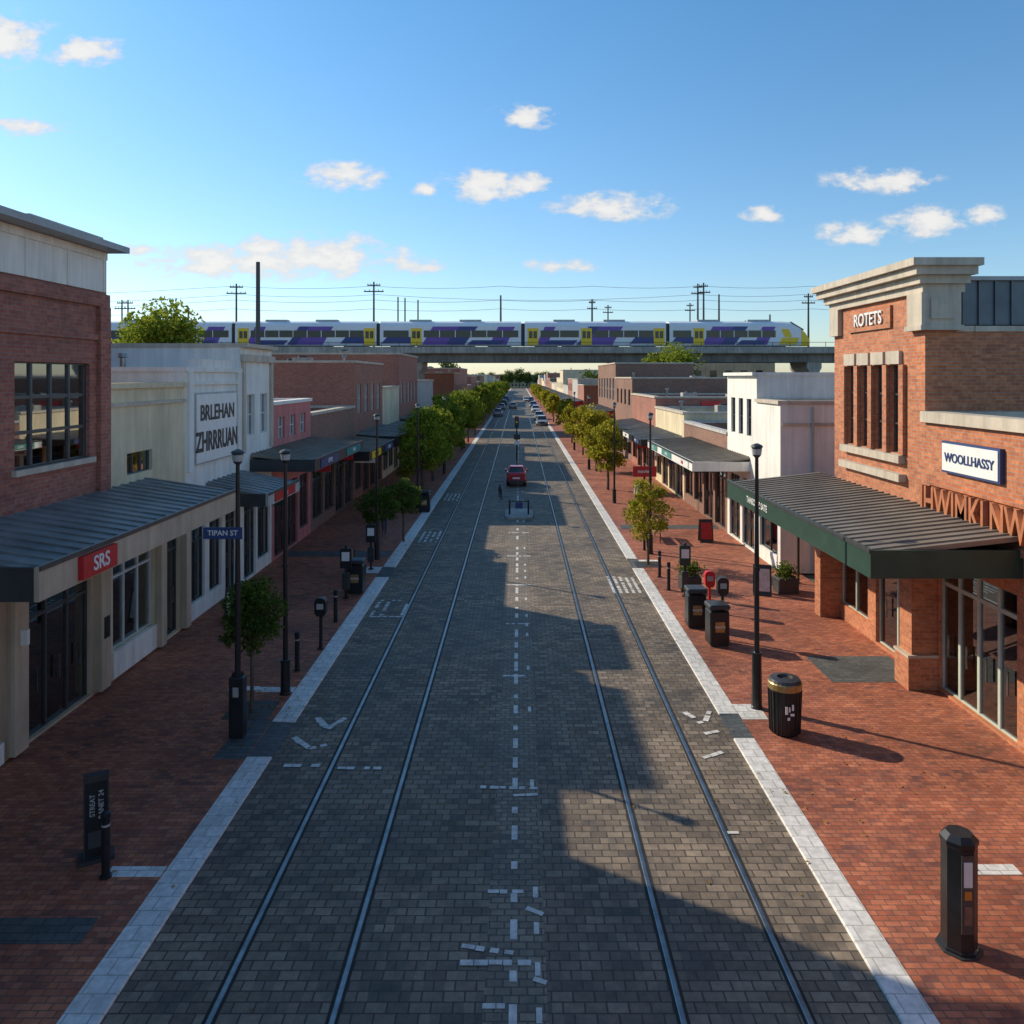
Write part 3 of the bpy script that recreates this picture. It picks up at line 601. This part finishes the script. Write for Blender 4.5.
# ------------------------------------------------------------ trees
def tree_mesh(h,cr,ch,nleaf,ls,seed,trunk_r=.08,nclump=22,cz=None):
    rg=np.random.default_rng(seed); rr=random.Random(seed)
    tk=MB(); c0=h-ch
    wob=[(rr.uniform(-.06,.06),rr.uniform(-.06,.06)) for _ in range(5)]
    tk.tube([(wob[i][0]*i*.5,wob[i][1]*i*.5,(c0+ch*.55)*i/4,trunk_r*(1.15-.8*i/4)) for i in range(5)],8)
    cl=[]
    ga=rr.uniform(0,6)
    for k in range(nclump):
        th=ga+k*2.4+rr.uniform(-.4,.4); t=(k+.5)/nclump; z=c0+ch*(.08+.84*t)
        prof=math.sqrt(max(.05,1-((t-.42)/.62)**2)); r=cr*prof*rr.uniform(.35,.85)
        p=(r*math.cos(th),r*math.sin(th),z+rr.uniform(-.1,.1)*ch); cl.append(p)
        if k%2==0:
            bz=c0+ch*t*.45; tk.tube([(0,0,bz,trunk_r*.45),(p[0]*.5,p[1]*.5,(bz+p[2])/2,trunk_r*.3),(p[0],p[1],p[2],trunk_r*.12)],5)
    cl=np.array(cl); w=rg.uniform(.4,1.3,nclump); w/=w.sum(); idx=rg.choice(nclump,nleaf,p=w)
    sg=cr*rg.uniform(.13,.26,nclump)
    d=rg.normal(size=(nleaf,3)); d*= np.minimum(1,1.9/np.linalg.norm(d,axis=1))[:,None]
    c=cl[idx]+d*sg[idx][:,None]*np.array([1.1,1.1,.8])
    u=rg.normal(size=(nleaf,3)); u/=np.linalg.norm(u,axis=1)[:,None]; t=rg.normal(size=(nleaf,3)); v=np.cross(u,t); v/=np.linalg.norm(v,axis=1)[:,None]
    s=ls*rg.uniform(.6,1.25,nleaf)[:,None]
    V=np.stack([c-u*s*.6,c+v*s*.35,c+u*s*.6,c-v*s*.35],1).reshape(-1,3)
    F=np.arange(nleaf*4).reshape(-1,4)
    ml=bpy.data.meshes.new('foliage'); ml.from_pydata(V.tolist(),[],F.tolist())
    mt=bpy.data.meshes.new('trunk'); mt.from_pydata(tk.v,[],tk.f); mt.materials.append(M['bark']); fixn(mt)
    return mt,ml
def tree(name,x,y,meshes,mat,rot=0,sc_=1,z=PZ):
    e=bpy.data.objects.new(name,None); link(e); e.location=(x,y,z); e.rotation_euler=(0,0,rot); e.scale=(sc_,)*3
    for me,n in zip(meshes,('trunk','foliage')):
        if n=='foliage' and not me.materials: me.materials.append(M[mat])
        o=bpy.data.objects.new(n,me); link(o); o.parent=e
def grate(x,y):
    a=Asm('tree_grate',(x,y,PZ))
    for i in range(9): a.part('grate','char').box(-.5,.5,-.5+i*.115,-.42+i*.115,-.02,.010)
    a.part('soil','bark').box(-.49,.49,-.49,.49,-.02,.006); a.done()
tree('street_tree',-5.95,17.8,tree_mesh(2.75,.74,1.15,5000,.085,1,.045,24),'leafd'); grate(-5.95,17.8)
tree('street_tree',-5.8,33.0,tree_mesh(2.7,.8,1.3,2600,.11,2,.05,20),'leafd'); tree('street_tree',-5.2,36.0,tree_mesh(2.7,.8,1.4,2600,.11,3,.05,20),'leafd')
tree('street_tree',5.1,31.6,tree_mesh(3.2,.9,2.0,3200,.11,4,.05,22),'leafy'); grate(5.1,31.6)
T1=[tree_mesh(5.5+i*.2,1.7,4.0,5000,.2,10+i,.1,28) for i in range(3)]; T2=[tree_mesh(5.1,1.45,3.6,4200,.2,20+i,.1,24) for i in range(2)]
T1+= [tree_mesh(5.6,1.75,4.1,1200,.4,15,.1,26)]; T2+=[tree_mesh(5.1,1.5,3.7,1100,.4,25,.1,26)]
for t in T1: t[1].materials.append(M['leaf'])
for t in T2: t[1].materials.append(M['leafy'])
for i,y in enumerate([50,57,64,72,81,91,102,126,136,147,160,172,186,200,216,234,255,278,302,330,360]):
    tree('street_tree',-5.9+R.uniform(-.3,.3),y,T1[3] if y>100 else T1[i%3],'leaf',R.uniform(0,6),R.uniform(.9,1.12))
for i,y in enumerate([52.5,63,76,90,104,132,150,170,190,215,240,270,300,335]):
    tree('street_tree',5.95+R.uniform(-.3,.3),y,T2[2] if y>100 else T2[i%2],'leafy',R.uniform(0,6),R.uniform(.8,1.02))
B1=tree_mesh(13.6,4.6,8.5,12000,.36,31,.3,34); B1[1].materials.append(M['leaf'])
X_,_=px(160,0,72); tree('broadleaf_tree',X_,72,B1,'leaf',0,1,0)
B2=tree_mesh(12,4.2,7.5,2600,.65,32,.3,30); B2[1].materials.append(M['leafd'])
for (x,d,s_) in [(672,95,.93),(655,101,.85),(590,170,.8),(700,130,.9)]:
    X_,_=px(x,0,d); tree('broadleaf_tree',X_,d,B1 if s_>.9 else B2,'leaf',R.uniform(0,6),s_*(.86),0)
for i in range(40):
    d=R.uniform(180,560); x=R.choice([-1,1])*R.uniform(22,90+d*.6); 
    tree('background_tree',x,d,B2,'leafd',R.uniform(0,6),R.uniform(.6,1.15),0)
for x in range(-24,30,6): tree('background_tree',x+R.uniform(-1,1),530+R.uniform(-4,4),B2,'leafd',R.uniform(0,6),R.uniform(.7,1.05),0)
# ------------------------------------------------------------ street furniture
def lamp(x,y,h=5.9,arm=0,base=.75):
    a=Asm('street_lamp',(x,y,PZ)); p=a.part('post','dark')
    p.cyl(0,0,[(0,.13),(.04,.13),(.06,.115),(base,.105),(base+.06,.06),(h*.55,.055),(h,.04)],12)
    p.cyl(0,0,[(base,.12),(base+.05,.12)],12); p.cyl(0,0,[(h*.55,.07),(h*.55+.08,.07)],12)
    hd=a.part('lamp_head','char')
    hd.cyl(0,0,[(h,.045),(h+.05,.09),(h+.22,.11),(h+.24,.14),(h+.28,.12),(h+.32,.03)],14); a.part('lamp_lens','grey').cyl(0,0,[(h+.07,.1),(h+.2,.118)],12)
    return a
a=lamp(-5.8,16.5,5.6,base=1.25)
a.part('base_cabinet','dark').cbox(-.15,.15,-.13,.13,0,1.25,.03); a.part('cabinet_label','grey').box(-.06,.06,-.136,-.13,.85,1.05)
a.part('street_name_sign','signb').box(-.68,.12,-.09,-.07,4.08,4.32); a.text('TIPAN ST',(-.28,-.093,4.2),(rad(90),0,0),.15,'signw',.002); a.done()
lamp(-5.46,18.7,5.4).done(); lamp(5.32,17.9,5.6,base=1.2).done()
for x,y in [(-5.77,32.5),(5.5,33.5),(-5.7,45),(5.6,47),(-5.7,61),(5.6,64),(-5.7,83),(5.6,81)]: lamp(x,y,5.6).done()
def bin_round(x,y):
    a=Asm('litter_bin',(x,y,PZ)); b=a.part('body','dark')
    b.cyl(0,0,[(0,.27),(.03,.3),(.9,.33),(.93,.33)],24); 
    for i in range(24):
        t=i*math.pi/12; b.tube([(.305*math.cos(t),.305*math.sin(t),.04,.012),(.335*math.cos(t),.335*math.sin(t),.9,.012)],4)
    a.part('brass_band','gold').cyl(0,0,[(.93,.345),(1.05,.345),(1.07,.33)],24); a.part('lid','char').cyl(0,0,[(1.07,.33),(1.13,.3),(1.15,.16),(1.1,.14)],24)
    for (x0,z0,w,h) in ((-.1,.5,.05,.16),(.0,.47,.08,.05),(-.06,.38,.05,.06),(.03,.58,.04,.12),(-.03,.55,.03,.1)): a.part('emblem','signw').box(x0,x0+w,-.352,-.34,z0,z0+h)
    a.done()
bin_round(5.55,16.7)
def bin_sq(x,y,w=.58,h=1.0,rot=0):
    a=Asm('litter_bin',(x,y,PZ),rot); a.part('body','dark').cbox(-w/2,w/2,-w/2,w/2,0.05,h-.12,.03); a.part('plinth','char').box(-w/2+.03,w/2-.03,-w/2+.03,w/2-.03,0,.05)
    a.part('hood','char').cbox(-w/2-.02,w/2+.02,-w/2-.02,w/2+.02,h-.05,h+.06,.03)
    for sx in (-1,1):
        for sy in (-1,1): a.part('hood_posts','char').box(sx*(w/2-.04)-.02,sx*(w/2-.04)+.02,sy*(w/2-.04)-.02,sy*(w/2-.04)+.02,h-.12,h-.05)
    a.part('panel','gold').box(-w/2+.14,w/2-.14,-w/2-.008,-w/2,.4,.68); a.text('WASTE',(0,-w/2-.012,.54),(rad(90),0,0),.09,'signw',.002); a.done()
bin_sq(5.25,23.8,.54,1.1); bin_sq(5.5,22.2,.54,1.08,.05); bin_sq(-5.6,27.5,.55,1.1); bin_sq(-5.2,44,.6,1.1)
def meter(x,y,h=1.6,mat='dark',rot=0):
    a=Asm('parking_meter',(x,y,PZ),rot); p=a.part('post',mat); p.cyl(0,0,[(0,.1),(.03,.1),(.04,.05),(h-.5,.045)],10)
    a.part('head',mat).loft([[(sx,sy*1,z) for sx,sy in ((-w,-.1),(w,-.1),(w,.1),(-w,.1))] for z,w in ((h-.5,.09),(h-.42,.15),(h-.1,.16),(h-.03,.12),(h,.06))])
    a.part('display','grey').box(-.09,.09,-.112,-.1,h-.3,h-.15); a.done()
meter(5.75,22.6,1.75); meter(6.0,25.2,1.3,'red'); meter(-5.4,21.8,1.4)
def signpost(x,y,h=1.9,mm='dark'):
    a=Asm('notice_post',(x,y,PZ)); a.part('post','dark').cyl(0,0,[(0,.1),(.04,.1),(.05,.045),(h,.04),(h+.03,.02)],10)
    a.part('panel',mm).cbox(-.19,.19,-.05,.05,h-.75,h-.08,.015); a.part('notice','signw').box(-.13,.13,-.056,-.0505,h-.5,h-.2); a.part('lower_panel','char').cbox(-.12,.12,-.09,.09,.3,.85,.02); a.done()
signpost(5.6,27.0,1.8,'green'); signpost(-5.8,26.8,1.75); signpost(-5.7,30.8,1.8)
a=Asm('ticket_machine',(5.72,10.4,PZ)); b=a.part('body','dark')
b.cyl(0,0,[(0,.24),(.05,.24),(.06,.215),(1.34,.215),(1.38,.23),(1.43,.23),(1.50,.16)],8,math.pi/8)
a.part('side_panel','frame').box(-.08,.08,-.212,-.199,.3,1.3); a.part('screen','signw').box(-.055,.055,-.218,-.211,.9,1.22); a.part('sticker','orange').box(-.045,.045,-.218,-.2115,.74,.85); a.part('coin_plate','steel').box(-.05,.05,-.218,-.2115,.42,.66)
a.part('foot','char').cyl(0,0,[(-.01,.28),(.02,.28)],8,math.pi/8); a.done()
a=Asm('information_totem',(-6.5,12.3,PZ),rad(28)); t=a.part('slab','dark')
t.loft([[(-.15,-.05+o,z),(.15,-.05+o,z),(.15,.05+o,z),(-.15,.05+o,z)] for z,o in ((0,0),(1.2,.0),(1.27,.01))])
a.part('frame','char').box(-.175,-.15,-.07,.07,0,1.28); a.part('frame','char').box(.15,.175,-.07,.07,0,1.28); a.part('frame','char').box(-.175,.175,-.071,.071,1.28,1.31)
for i in range(2): a.text(['STREAT','RANET 24'][i],(-.05+i*.12,-.056,.85),(rad(90),rad(-90),0),.1,'grey',.002,name='lettering_row')
a.part('map_panel','frame').box(-.11,.11,-.056,-.05,.2,.45); a.part('plinth','char').box(-.25,.25,-.15,.15,-.01,.06); a.done()
def boll(x,y):
    a=Asm('bollard',(x,y,PZ)); a.part('post','dark').cyl(0,0,[(0,.085),(.03,.085),(.04,.06),(.86,.06),(.9,.07),(.95,.07),(.98,.03)],14); a.part('reflector','grey').cyl(0,0,[(.76,.062),(.79,.062)],14); a.done()
for x,y in [(-6.12,11.85),(-5.6,20.2),(-5.55,24.2),(5.2,27.8),(5.2,29.6)]: boll(x,y)
a=Asm('shop_sign_post',(5.36,34.2,PZ)); a.part('post','dark').cyl(0,0,[(0,.06),(3.7,.045)],10); a.part('sign_panel','red').box(-.5,.5,-.09,-.05,3.15,3.6); a.part('brackets','dark').box(-.3,.3,-.05,.0,3.3,3.36)
a.text('novien',(0,-.094,3.38),(rad(90),0,0),.22,'signw',.002); a.done()
def bench(x,y,rot):
    a=Asm('street_bench',(x,y,PZ),rot)
    for i in range(4): a.part('seat','timber').box(-.85,.85,-.24+i*.12,-.14+i*.12,.43,.46)
    for i in range(3): a.part('backrest','timber').box(-.85,.85,.24,.27,.55+i*.12,.64+i*.12)
    for sx in (-.7,.7): a.part('legs','dark').box(sx-.03,sx+.03,-.22,-.17,0,.43); a.part('legs','dark').box(sx-.03,sx+.03,.2,.24,0,.9)
    a.done()
bench(-6.0,29.5,rad(90)); bench(6.1,36.5,rad(-90)); bench(6.2,42.8,rad(-90))
def aframe(x,y,rot,cm):
    a=Asm('pavement_sign_board',(x,y,PZ),rot)
    for s_ in (-1,1):
        a.part('boards','dark').loft([[(-.3,s_*.25,0),(.3,s_*.25,0),(.3,s_*.22,0),(-.3,s_*.22,0)],[(-.3,s_*.04,1.0),(.3,s_*.04,1.0),(.3,s_*.01,1.0),(-.3,s_*.01,1.0)]])
    a.part('poster',cm).loft([[(-.24,-.232,.15),(.24,-.232,.15),(.24,-.222,.15),(-.24,-.222,.15)],[(-.24,-.078,.88),(.24,-.078,.88),(.24,-.068,.88),(-.24,-.068,.88)]]); a.done()
aframe(-8.6,24.3,rad(10),'c_white'); aframe(8.3,27.3,rad(-15),'c_white'); aframe(8.4,36,0,'c_red')
def planter(x,y):
    a=Asm('street_planter',(x,y,PZ)); a.part('pot','char').cbox(-.35,.35,-.35,.35,0,.5,.03); a.part('soil','bark').box(-.3,.3,-.3,.3,.5,.52); a.done()
    rg=np.random.default_rng(int(x*7+y)+99); n=700; c=rg.normal(size=(n,3))*[.17,.17,.13]+[0,0,.72]; u=rg.normal(size=(n,3)); u/=np.linalg.norm(u,axis=1)[:,None]; v=np.cross(u,rg.normal(size=(n,3))); v/=np.linalg.norm(v,axis=1)[:,None]
    V=np.stack([c-u*.05,c+v*.03,c+u*.05,c-v*.03],1).reshape(-1,3); me=bpy.data.meshes.new('plant'); me.from_pydata(V.tolist(),[],np.arange(n*4).reshape(-1,4).tolist()); me.materials.append(M['leafd'])
    o=bpy.data.objects.new('plant',me); link(o); o.parent=a.e
for x,y in [(5.95,27.9),(9.2,27.6)]: planter(x,y)
# ------------------------------------------------------------ cars
def car(x,y,rot,paint,W=1.78,L=4.3,H=1.45,name='parked_car',z=0):
    a=Asm(name,(x,y,z),rot); w=W/2; h=L/2; b=a.part('body',paint)
    st=[(-h,.80,.42,.82),(-h+.12,.93,.28,.95),(-h+.6,1,.22,.98),(0,1,.2,.95),(h-1.2,1,.22,.92),(h-.5,.96,.24,.82),(h-.12,.86,.3,.68),(h,.74,.38,.58)]
    b.loft([[(-w*k*.93,yy,zb_),(w*k*.93,yy,zb_),(w*k,yy,zb_+.22),(w*k,yy,zs-.15),(w*k*.92,yy,zs),(-w*k*.92,yy,zs),(-w*k,yy,zs-.15),(-w*k,yy,zb_+.22)] for yy,k,zb_,zs in st])
    ca=[(-h+.35,.80,.93,.96),(-h+.85,.70,.93,H-.06),(-h+1.4,.68,.93,H),(-.0,.68,.93,H-.02),(.45,.70,.93,H-.12),(h-1.05,.82,.9,.93)]
    a.part('glasshouse','carglass').loft([[(-w*.86,yy,z0),(w*.86,yy,z0),(w*k,yy,z1),(-w*k,yy,z1)] for yy,k,z0,z1 in ca])
    r=a.part('roof_panel',paint); r.loft([[(-w*.69,-h+.85,H-.05),(w*.69,-h+.85,H-.05),(w*.6,-h+.85,H-.0),(-w*.6,-h+.85,H-.0)],[(-w*.69,-h+1.4,H-.02),(w*.69,-h+1.4,H-.02),(w*.6,-h+1.4,H+.04),(-w*.6,-h+1.4,H+.04)],[(-w*.69,.35,H-.08),(w*.69,.35,H-.08),(w*.6,.35,H-.02),(-w*.6,.35,H-.02)]])
    for sx in (-1,1):
        for p0,p1 in (((.84,-h+.36,.94),(.7,-h+.86,H-.03)),((.86,-.1,.93),(.69,-.15,H-.02)),((.85,h-1.06,.92),(.7,.4,H-.06))):
            a.part('pillars',paint).tube([(sx*w*p0[0],p0[1],p0[2],.035),(sx*w*p1[0],p1[1],p1[2],.035)],5)
        a.part('mirrors',paint).box(sx*w*.95,sx*(w+.14),h-1.45,h-1.3,.92,1.05)
        a.part('tail_lights','red').box(sx*w*.55,sx*w*.86,-h-.015,-h+.1,.66,.82); a.part('headlights','signw').box(sx*w*.45,sx*w*.72,h-.1,h+.012,.5,.6)
        for yy in (-h+.8,h-.85):
            a.part('tyres','tyre').wheel(sx*(w-.1),yy,.31,.31,.2); a.part('hubs','steel').wheel(sx*(w-.085),yy,.31,.18,.2,12)
    a.part('number_plate','signw').box(-.25,.25,-h-.012,-h+.02,.55,.66); a.part('bumper','char').box(-w*.78,w*.78,-h-.03,-h+.15,.32,.46)
    a.part('front_grille','dark').box(-w*.4,w*.4,h-.1,h+.015,.4,.55)
    a.done()
car(-.18,55.5,0,'p_red',1.35,2.9,1.3,'small_red_car')
car(-1.4,190,0,'p_silver',name='car'); car(2.2,240,rad(180),'p_white',name='car')
pc=['p_silver','p_white','p_black','p_silver','p_blue']
for i,y in enumerate([124,140,170,198,240]):
    car(3.55,y,rad(180),pc[(i*3)%5])
    if i>0: car(-4.0,y+12,0,pc[(i*2+1)%5])
a=Asm('traffic_island',(0,0,0),world=True)
a.part('kerb','conc').loft([[(x,y,z) for x,y in ((-.6,41.6),(.6,41.6),(.75,42.4),(.75,44.0),(.5,44.6),(-.5,44.6),(-.75,44.0),(-.75,42.4))] for z in (-.01,.12)])
a.part('paving','conc').loft([[(x*.88,43.2+(y-43.2)*.92,z) for x,y in ((-.6,41.6),(.6,41.6),(.75,42.4),(.75,44.0),(.5,44.6),(-.5,44.6),(-.75,44.0),(-.75,42.4))] for z in (.1,.126)])
for x in (-.5,.5): a.part('posts','dark').cyl(x,42.6,[(.12,.05),(.9,.045)],8)
a.part('rail','dark').box(-.5,.5,42.57,42.63,.8,.86); a.part('keep_left_sign','signb').box(-.2,.2,42.5,42.53,.45,.78); a.done()
a=Asm('keep_left_sign',(-.15,62,0)); a.part('post','dark').cyl(0,0,[(0,.05),(3.1,.04)],8); a.part('panel','char').box(-.25,.25,-.07,-.05,2.6,3.0); a.part('panel_low','signw').box(-.2,.2,-.07,-.05,2.2,2.5); a.done()
a=Asm('traffic_signal',(-.2,72,0)); a.part('post','dark').cyl(0,0,[(0,.07),(3.9,.05)],8); a.part('housing','dark').cbox(-.18,.18,-.15,.15,2.9,3.9,.03)
for k,mm in enumerate(('green','yel','red')):
    a.part('lens_%d'%k,mm).loft([[(.1*math.cos(t),yy,3.1+k*.3+.1*math.sin(t)) for t in np.linspace(0,6.283,13)[:-1]] for yy in (-.17,-.14)])
a.done()
def bike(x,y,rot,paint):
    a=Asm('bicycle',(x,y,.0),rot); 
    for yy in (-.52,.52):
        t=a.part('tyres','tyre'); pts=[(0,yy+.33*math.cos(q),.34+.33*math.sin(q),.02) for q in np.linspace(0,6.283,17)]; t.tube(pts,5)
        for q in range(8): a.part('spokes','steel').tube([(0,yy,.34,.004),(0,yy+.32*math.cos(q*.785),.34+.32*math.sin(q*.785),.004)],3)
    f=a.part('frame',paint)
    for p,q in (((-.52,.34),(-.1,.3)),((-.1,.3),(-.2,.82)),((-.2,.78),(.36,.82)),((-.1,.3),(.38,.76)),((.36,.9),(.52,.34)),((-.52,.34),(-.19,.76))): f.tube([(0,p[0],p[1],.02),(0,q[0],q[1],.02)],6)
    a.part('saddle','dark').box(-.07,.07,-.33,-.08,.86,.92); a.part('handlebar','dark').tube([(-.26,.3,1.0,.015),(0,.37,.95,.015),(.26,.3,1.0,.015)],5); a.done()
bike(-1.15,49,rad(8),'p_black')
# ------------------------------------------------------------ people
def person(x,y,heading,top='c_blue',leg='c_denim',stride=.25,hgt=1.75,armf=.1,z=PZ,hair=True):
    s=stride
    J=dict(pel=(0,0,.96,.135,.10),wai=(0,0,1.12,.125,.095),che=(0,.0,1.32,.155,.11),upc=(0,-.005,1.43,.13,.09),nec=(0,0,1.51,.052,.055),hb=(0,.015,1.58,.068,.078),hd=(0,.02,1.66,.078,.096),tp=(0,.01,1.745,.05,.06))
    E=[('pel','wai'),('wai','che'),('che','upc'),('upc','nec'),('nec','hb'),('hb','hd'),('hd','tp')]
    for n,sx,k in (('l',-1,1),('r',1,-1)):
        J[n+'hip']=(sx*.095,0.01*k,.90,.095,.1); J[n+'kn']=(sx*.1,s*k*.55+.03,.50,.062,.066); J[n+'an']=(sx*.1,s*k-.02,.09+(.04 if k<0 and s>.1 else 0),.04,.045); J[n+'to']=(sx*.11,s*k+.15,.045,.042,.03)
        J[n+'sh']=(sx*.185,0,1.42,.062,.062); J[n+'el']=(sx*.235,-s*k*.4-.02,1.14,.043,.045); J[n+'wr']=(sx*.235,-s*k*.7+.10+armf*0.5,.90,.028,.03); J[n+'hn']=(sx*.23,-s*k*.75+.13+armf*.6,.84,.03,.036)
        E+= [('pel',n+'hip'),(n+'hip',n+'kn'),(n+'kn',n+'an'),(n+'an',n+'to'),('upc',n+'sh'),(n+'sh',n+'el'),(n+'el',n+'wr'),(n+'wr',n+'hn')]
    ks=list(J); me=bpy.data.meshes.new('sk'); me.from_pydata([J[k][:3] for k in ks],[(ks.index(a_),ks.index(b_)) for a_,b_ in E],[])
    o=bpy.data.objects.new('sk',me); link(o); md=o.modifiers.new('s','SKIN'); md.use_smooth_shade=True
    for i,k in enumerate(ks):
        sv=me.skin_vertices[0].data[i]; sv.radius=(J[k][3],J[k][4]); sv.use_root=(k=='pel')
    o.modifiers.new('ss','SUBSURF').levels=2
    dg=bpy.context.evaluated_depsgraph_get(); nm_=bpy.data.meshes.new_from_object(o.evaluated_get(dg)); bpy.data.objects.remove(o)
    nm_.materials.clear()
    for mm in (top,leg,'skin','dark','hair'): nm_.materials.append(M[mm])
    for p in nm_.polygons:
        c=p.center
        if c.z<.11: i=3
        elif abs(c.x)>.19 and c.z<.93 and c.z>.6: i=2
        elif c.z<1.0: i=1 
        elif c.z<1.52: i=0
        else: i=4 if (c.z>1.71 or (c.y<.0 and c.z>1.58)) else 2
        p.material_index=i; p.use_smooth=True
    a=Asm('person',(x,y,z),heading,scale=hgt/1.77); nm_.name='body'; b=bpy.data.objects.new('body',nm_); link(b); b.parent=a.e
    f=a.part('nose','skin'); f.loft([[(-.014,.105,1.64),(.014,.105,1.64),(.008,.10,1.685),(-.008,.10,1.685)],[(-.008,.128,1.643),(.008,.128,1.643),(.003,.108,1.68),(-.003,.108,1.68)]])
    for sx in (-1,1):
        a.part('eyes','dark').box(sx*.03-.011,sx*.03+.011,.098,.108,1.682,1.692); a.part('ears','skin').cbox(sx*.08-.01,sx*.08+.01,-.0,.035,1.64,1.695,.006)
        n='l' if sx<0 else 'r'; h=J[n+'hn']
        for k in range(4): a.part('fingers','skin').tube([(h[0],h[1]-.027+k*.018,h[2]-.02,.009),(h[0]-sx*.004,h[1]-.027+k*.019,h[2]-.06,.0085),(h[0]-sx*.02,h[1]-.022+k*.018,h[2]-.095+abs(k-1.6)*.008,.007)],5)
        a.part('thumbs','skin').tube([(h[0]-sx*.005,h[1]+.03,h[2]+.0,.010),(h[0]-sx*.015,h[1]+.052,h[2]-.035,.0085),(h[0]-sx*.02,h[1]+.052,h[2]-.06,.007)],5)
    a.part('mouth','c_red').box(-.02,.02,.098,.104,1.612,1.618)
    a.done()
person(-6.4,38,rad(180),'c_black','c_denim',.25)
person(6.6,44,rad(170),'c_white','c_black',.25)
# ------------------------------------------------------------ world + sun
EL=30; dirx,diry=-.84,.54
w=bpy.data.worlds.new('World'); sc.world=w; w.use_nodes=True; nt=w.node_tree; bg=nt.nodes['Background']
sky=nd(nt,'ShaderNodeTexSky',sky_type='NISHITA'); sky.sun_disc=False; sky.sun_elevation=rad(EL); sky.sun_rotation=math.atan2(dirx,diry); sky.altitude=50; sky.air_density=1.0; sky.dust_density=.4; sky.ozone_density=1.6
tc=nd(nt,'ShaderNodeTexCoord'); sp=nd(nt,'ShaderNodeSeparateXYZ'); nt.links.new(tc.outputs['Generated'],sp.inputs[0])
ym=math_(nt,'MAXIMUM',sp.outputs[1],.05); u=math_(nt,'DIVIDE',sp.outputs[0],ym); v=math_(nt,'DIVIDE',sp.outputs[2],ym)
cv=nd(nt,'ShaderNodeCombineXYZ'); nt.links.new(u,cv.inputs[0]); nt.links.new(v,cv.inputs[1])
CL=[(5,38,46,28),(85,52,48,16),(25,127,42,10),(343,176,46,14),(485,186,46,19),(525,184,30,12),(613,207,64,15),(525,117,34,13),(426,191,14,8),(881,181,58,13),(855,235,40,13),(928,221,42,18),(985,216,24,11),(762,216,22,10),(140,250,22,7),
    (240,262,110,20),(320,256,90,24),(262,248,40,14),(560,266,36,8),(412,266,34,9),(200,268,50,9)]
acc=None
for x,y,rx,ry in CL:
    s1=nd(nt,'ShaderNodeVectorMath',operation='MULTIPLY_ADD'); nt.links.new(cv.outputs[0],s1.inputs[0]); s1.inputs[1].default_value=(800/rx,800/ry,0); s1.inputs[2].default_value=(-(x-519)/rx,-(377-y)/ry,0)
    s3=nd(nt,'ShaderNodeVectorMath',operation='LENGTH'); nt.links.new(s1.outputs[0],s3.inputs[0])
    acc=s3.outputs['Value'] if acc is None else math_(nt,'MINIMUM',acc,s3.outputs['Value'])
acc=math_(nt,'SUBTRACT',1.0,math_(nt,'MINIMUM',acc,1.8))
mp=nd(nt,'ShaderNodeMapping'); mp.inputs['Scale'].default_value=(1,1.8,1); nt.links.new(cv.outputs[0],mp.inputs[0])
n1=noise(nt,mp.outputs[0],30,5,.6)
dn=math_(nt,'ADD',math_(nt,'MULTIPLY',acc,.85),math_(nt,'MULTIPLY',math_(nt,'SUBTRACT',n1,.45),2.4))
mask=ramp(nt,dn,(.08,.6,0,1)); mask=math_(nt,'MULTIPLY',mask,ramp(nt,acc,(-.35,.1,0,1)))
front=math_(nt,'GREATER_THAN',sp.outputs[1],.06); mask=math_(nt,'MULTIPLY',mask,front)
mask=math_(nt,'MULTIPLY',mask,.92,None,True)
zc=ramp(nt,sp.outputs[2],(0,.42,0,1)); zc=math_(nt,'POWER',zc,.75)
tint=mixc(nt,zc,(.92,.97,1.07),(.60,1.02,1.22))
skc=mixc(nt,1.0,sky.outputs[0],tint,'MULTIPLY')
ccol=mixc(nt,ramp(nt,dn,(.2,.9,0,1)),(4.8,5.0,5.3),(6.6,6.4,6.1))
col=mixc(nt,mask,skc,ccol)
nt.links.new(col,bg.inputs[0]); bg.inputs[1].default_value=.14
sd=bpy.data.lights.new('sun','SUN'); sd.energy=5.0; sd.angle=rad(.5); sd.color=(1,.87,.67)
so=link(bpy.data.objects.new('sun',sd)); vec=Vector((dirx*math.cos(rad(EL)),diry*math.cos(rad(EL)),math.sin(rad(EL))))
so.rotation_euler=vec.to_track_quat('Z','Y').to_euler(); so.location=(-40,30,40)
cd=bpy.data.cameras.new('camera'); cam=link(bpy.data.objects.new('camera',cd)); cam.location=(0,0,7.44); cam.rotation_euler=(rad(90),0,0)
cd.sensor_width=36; cd.lens=28.125; cd.shift_x=-7/1024; cd.shift_y=-135/1024; cd.clip_end=6000; cd.clip_start=.1
sc.camera=cam
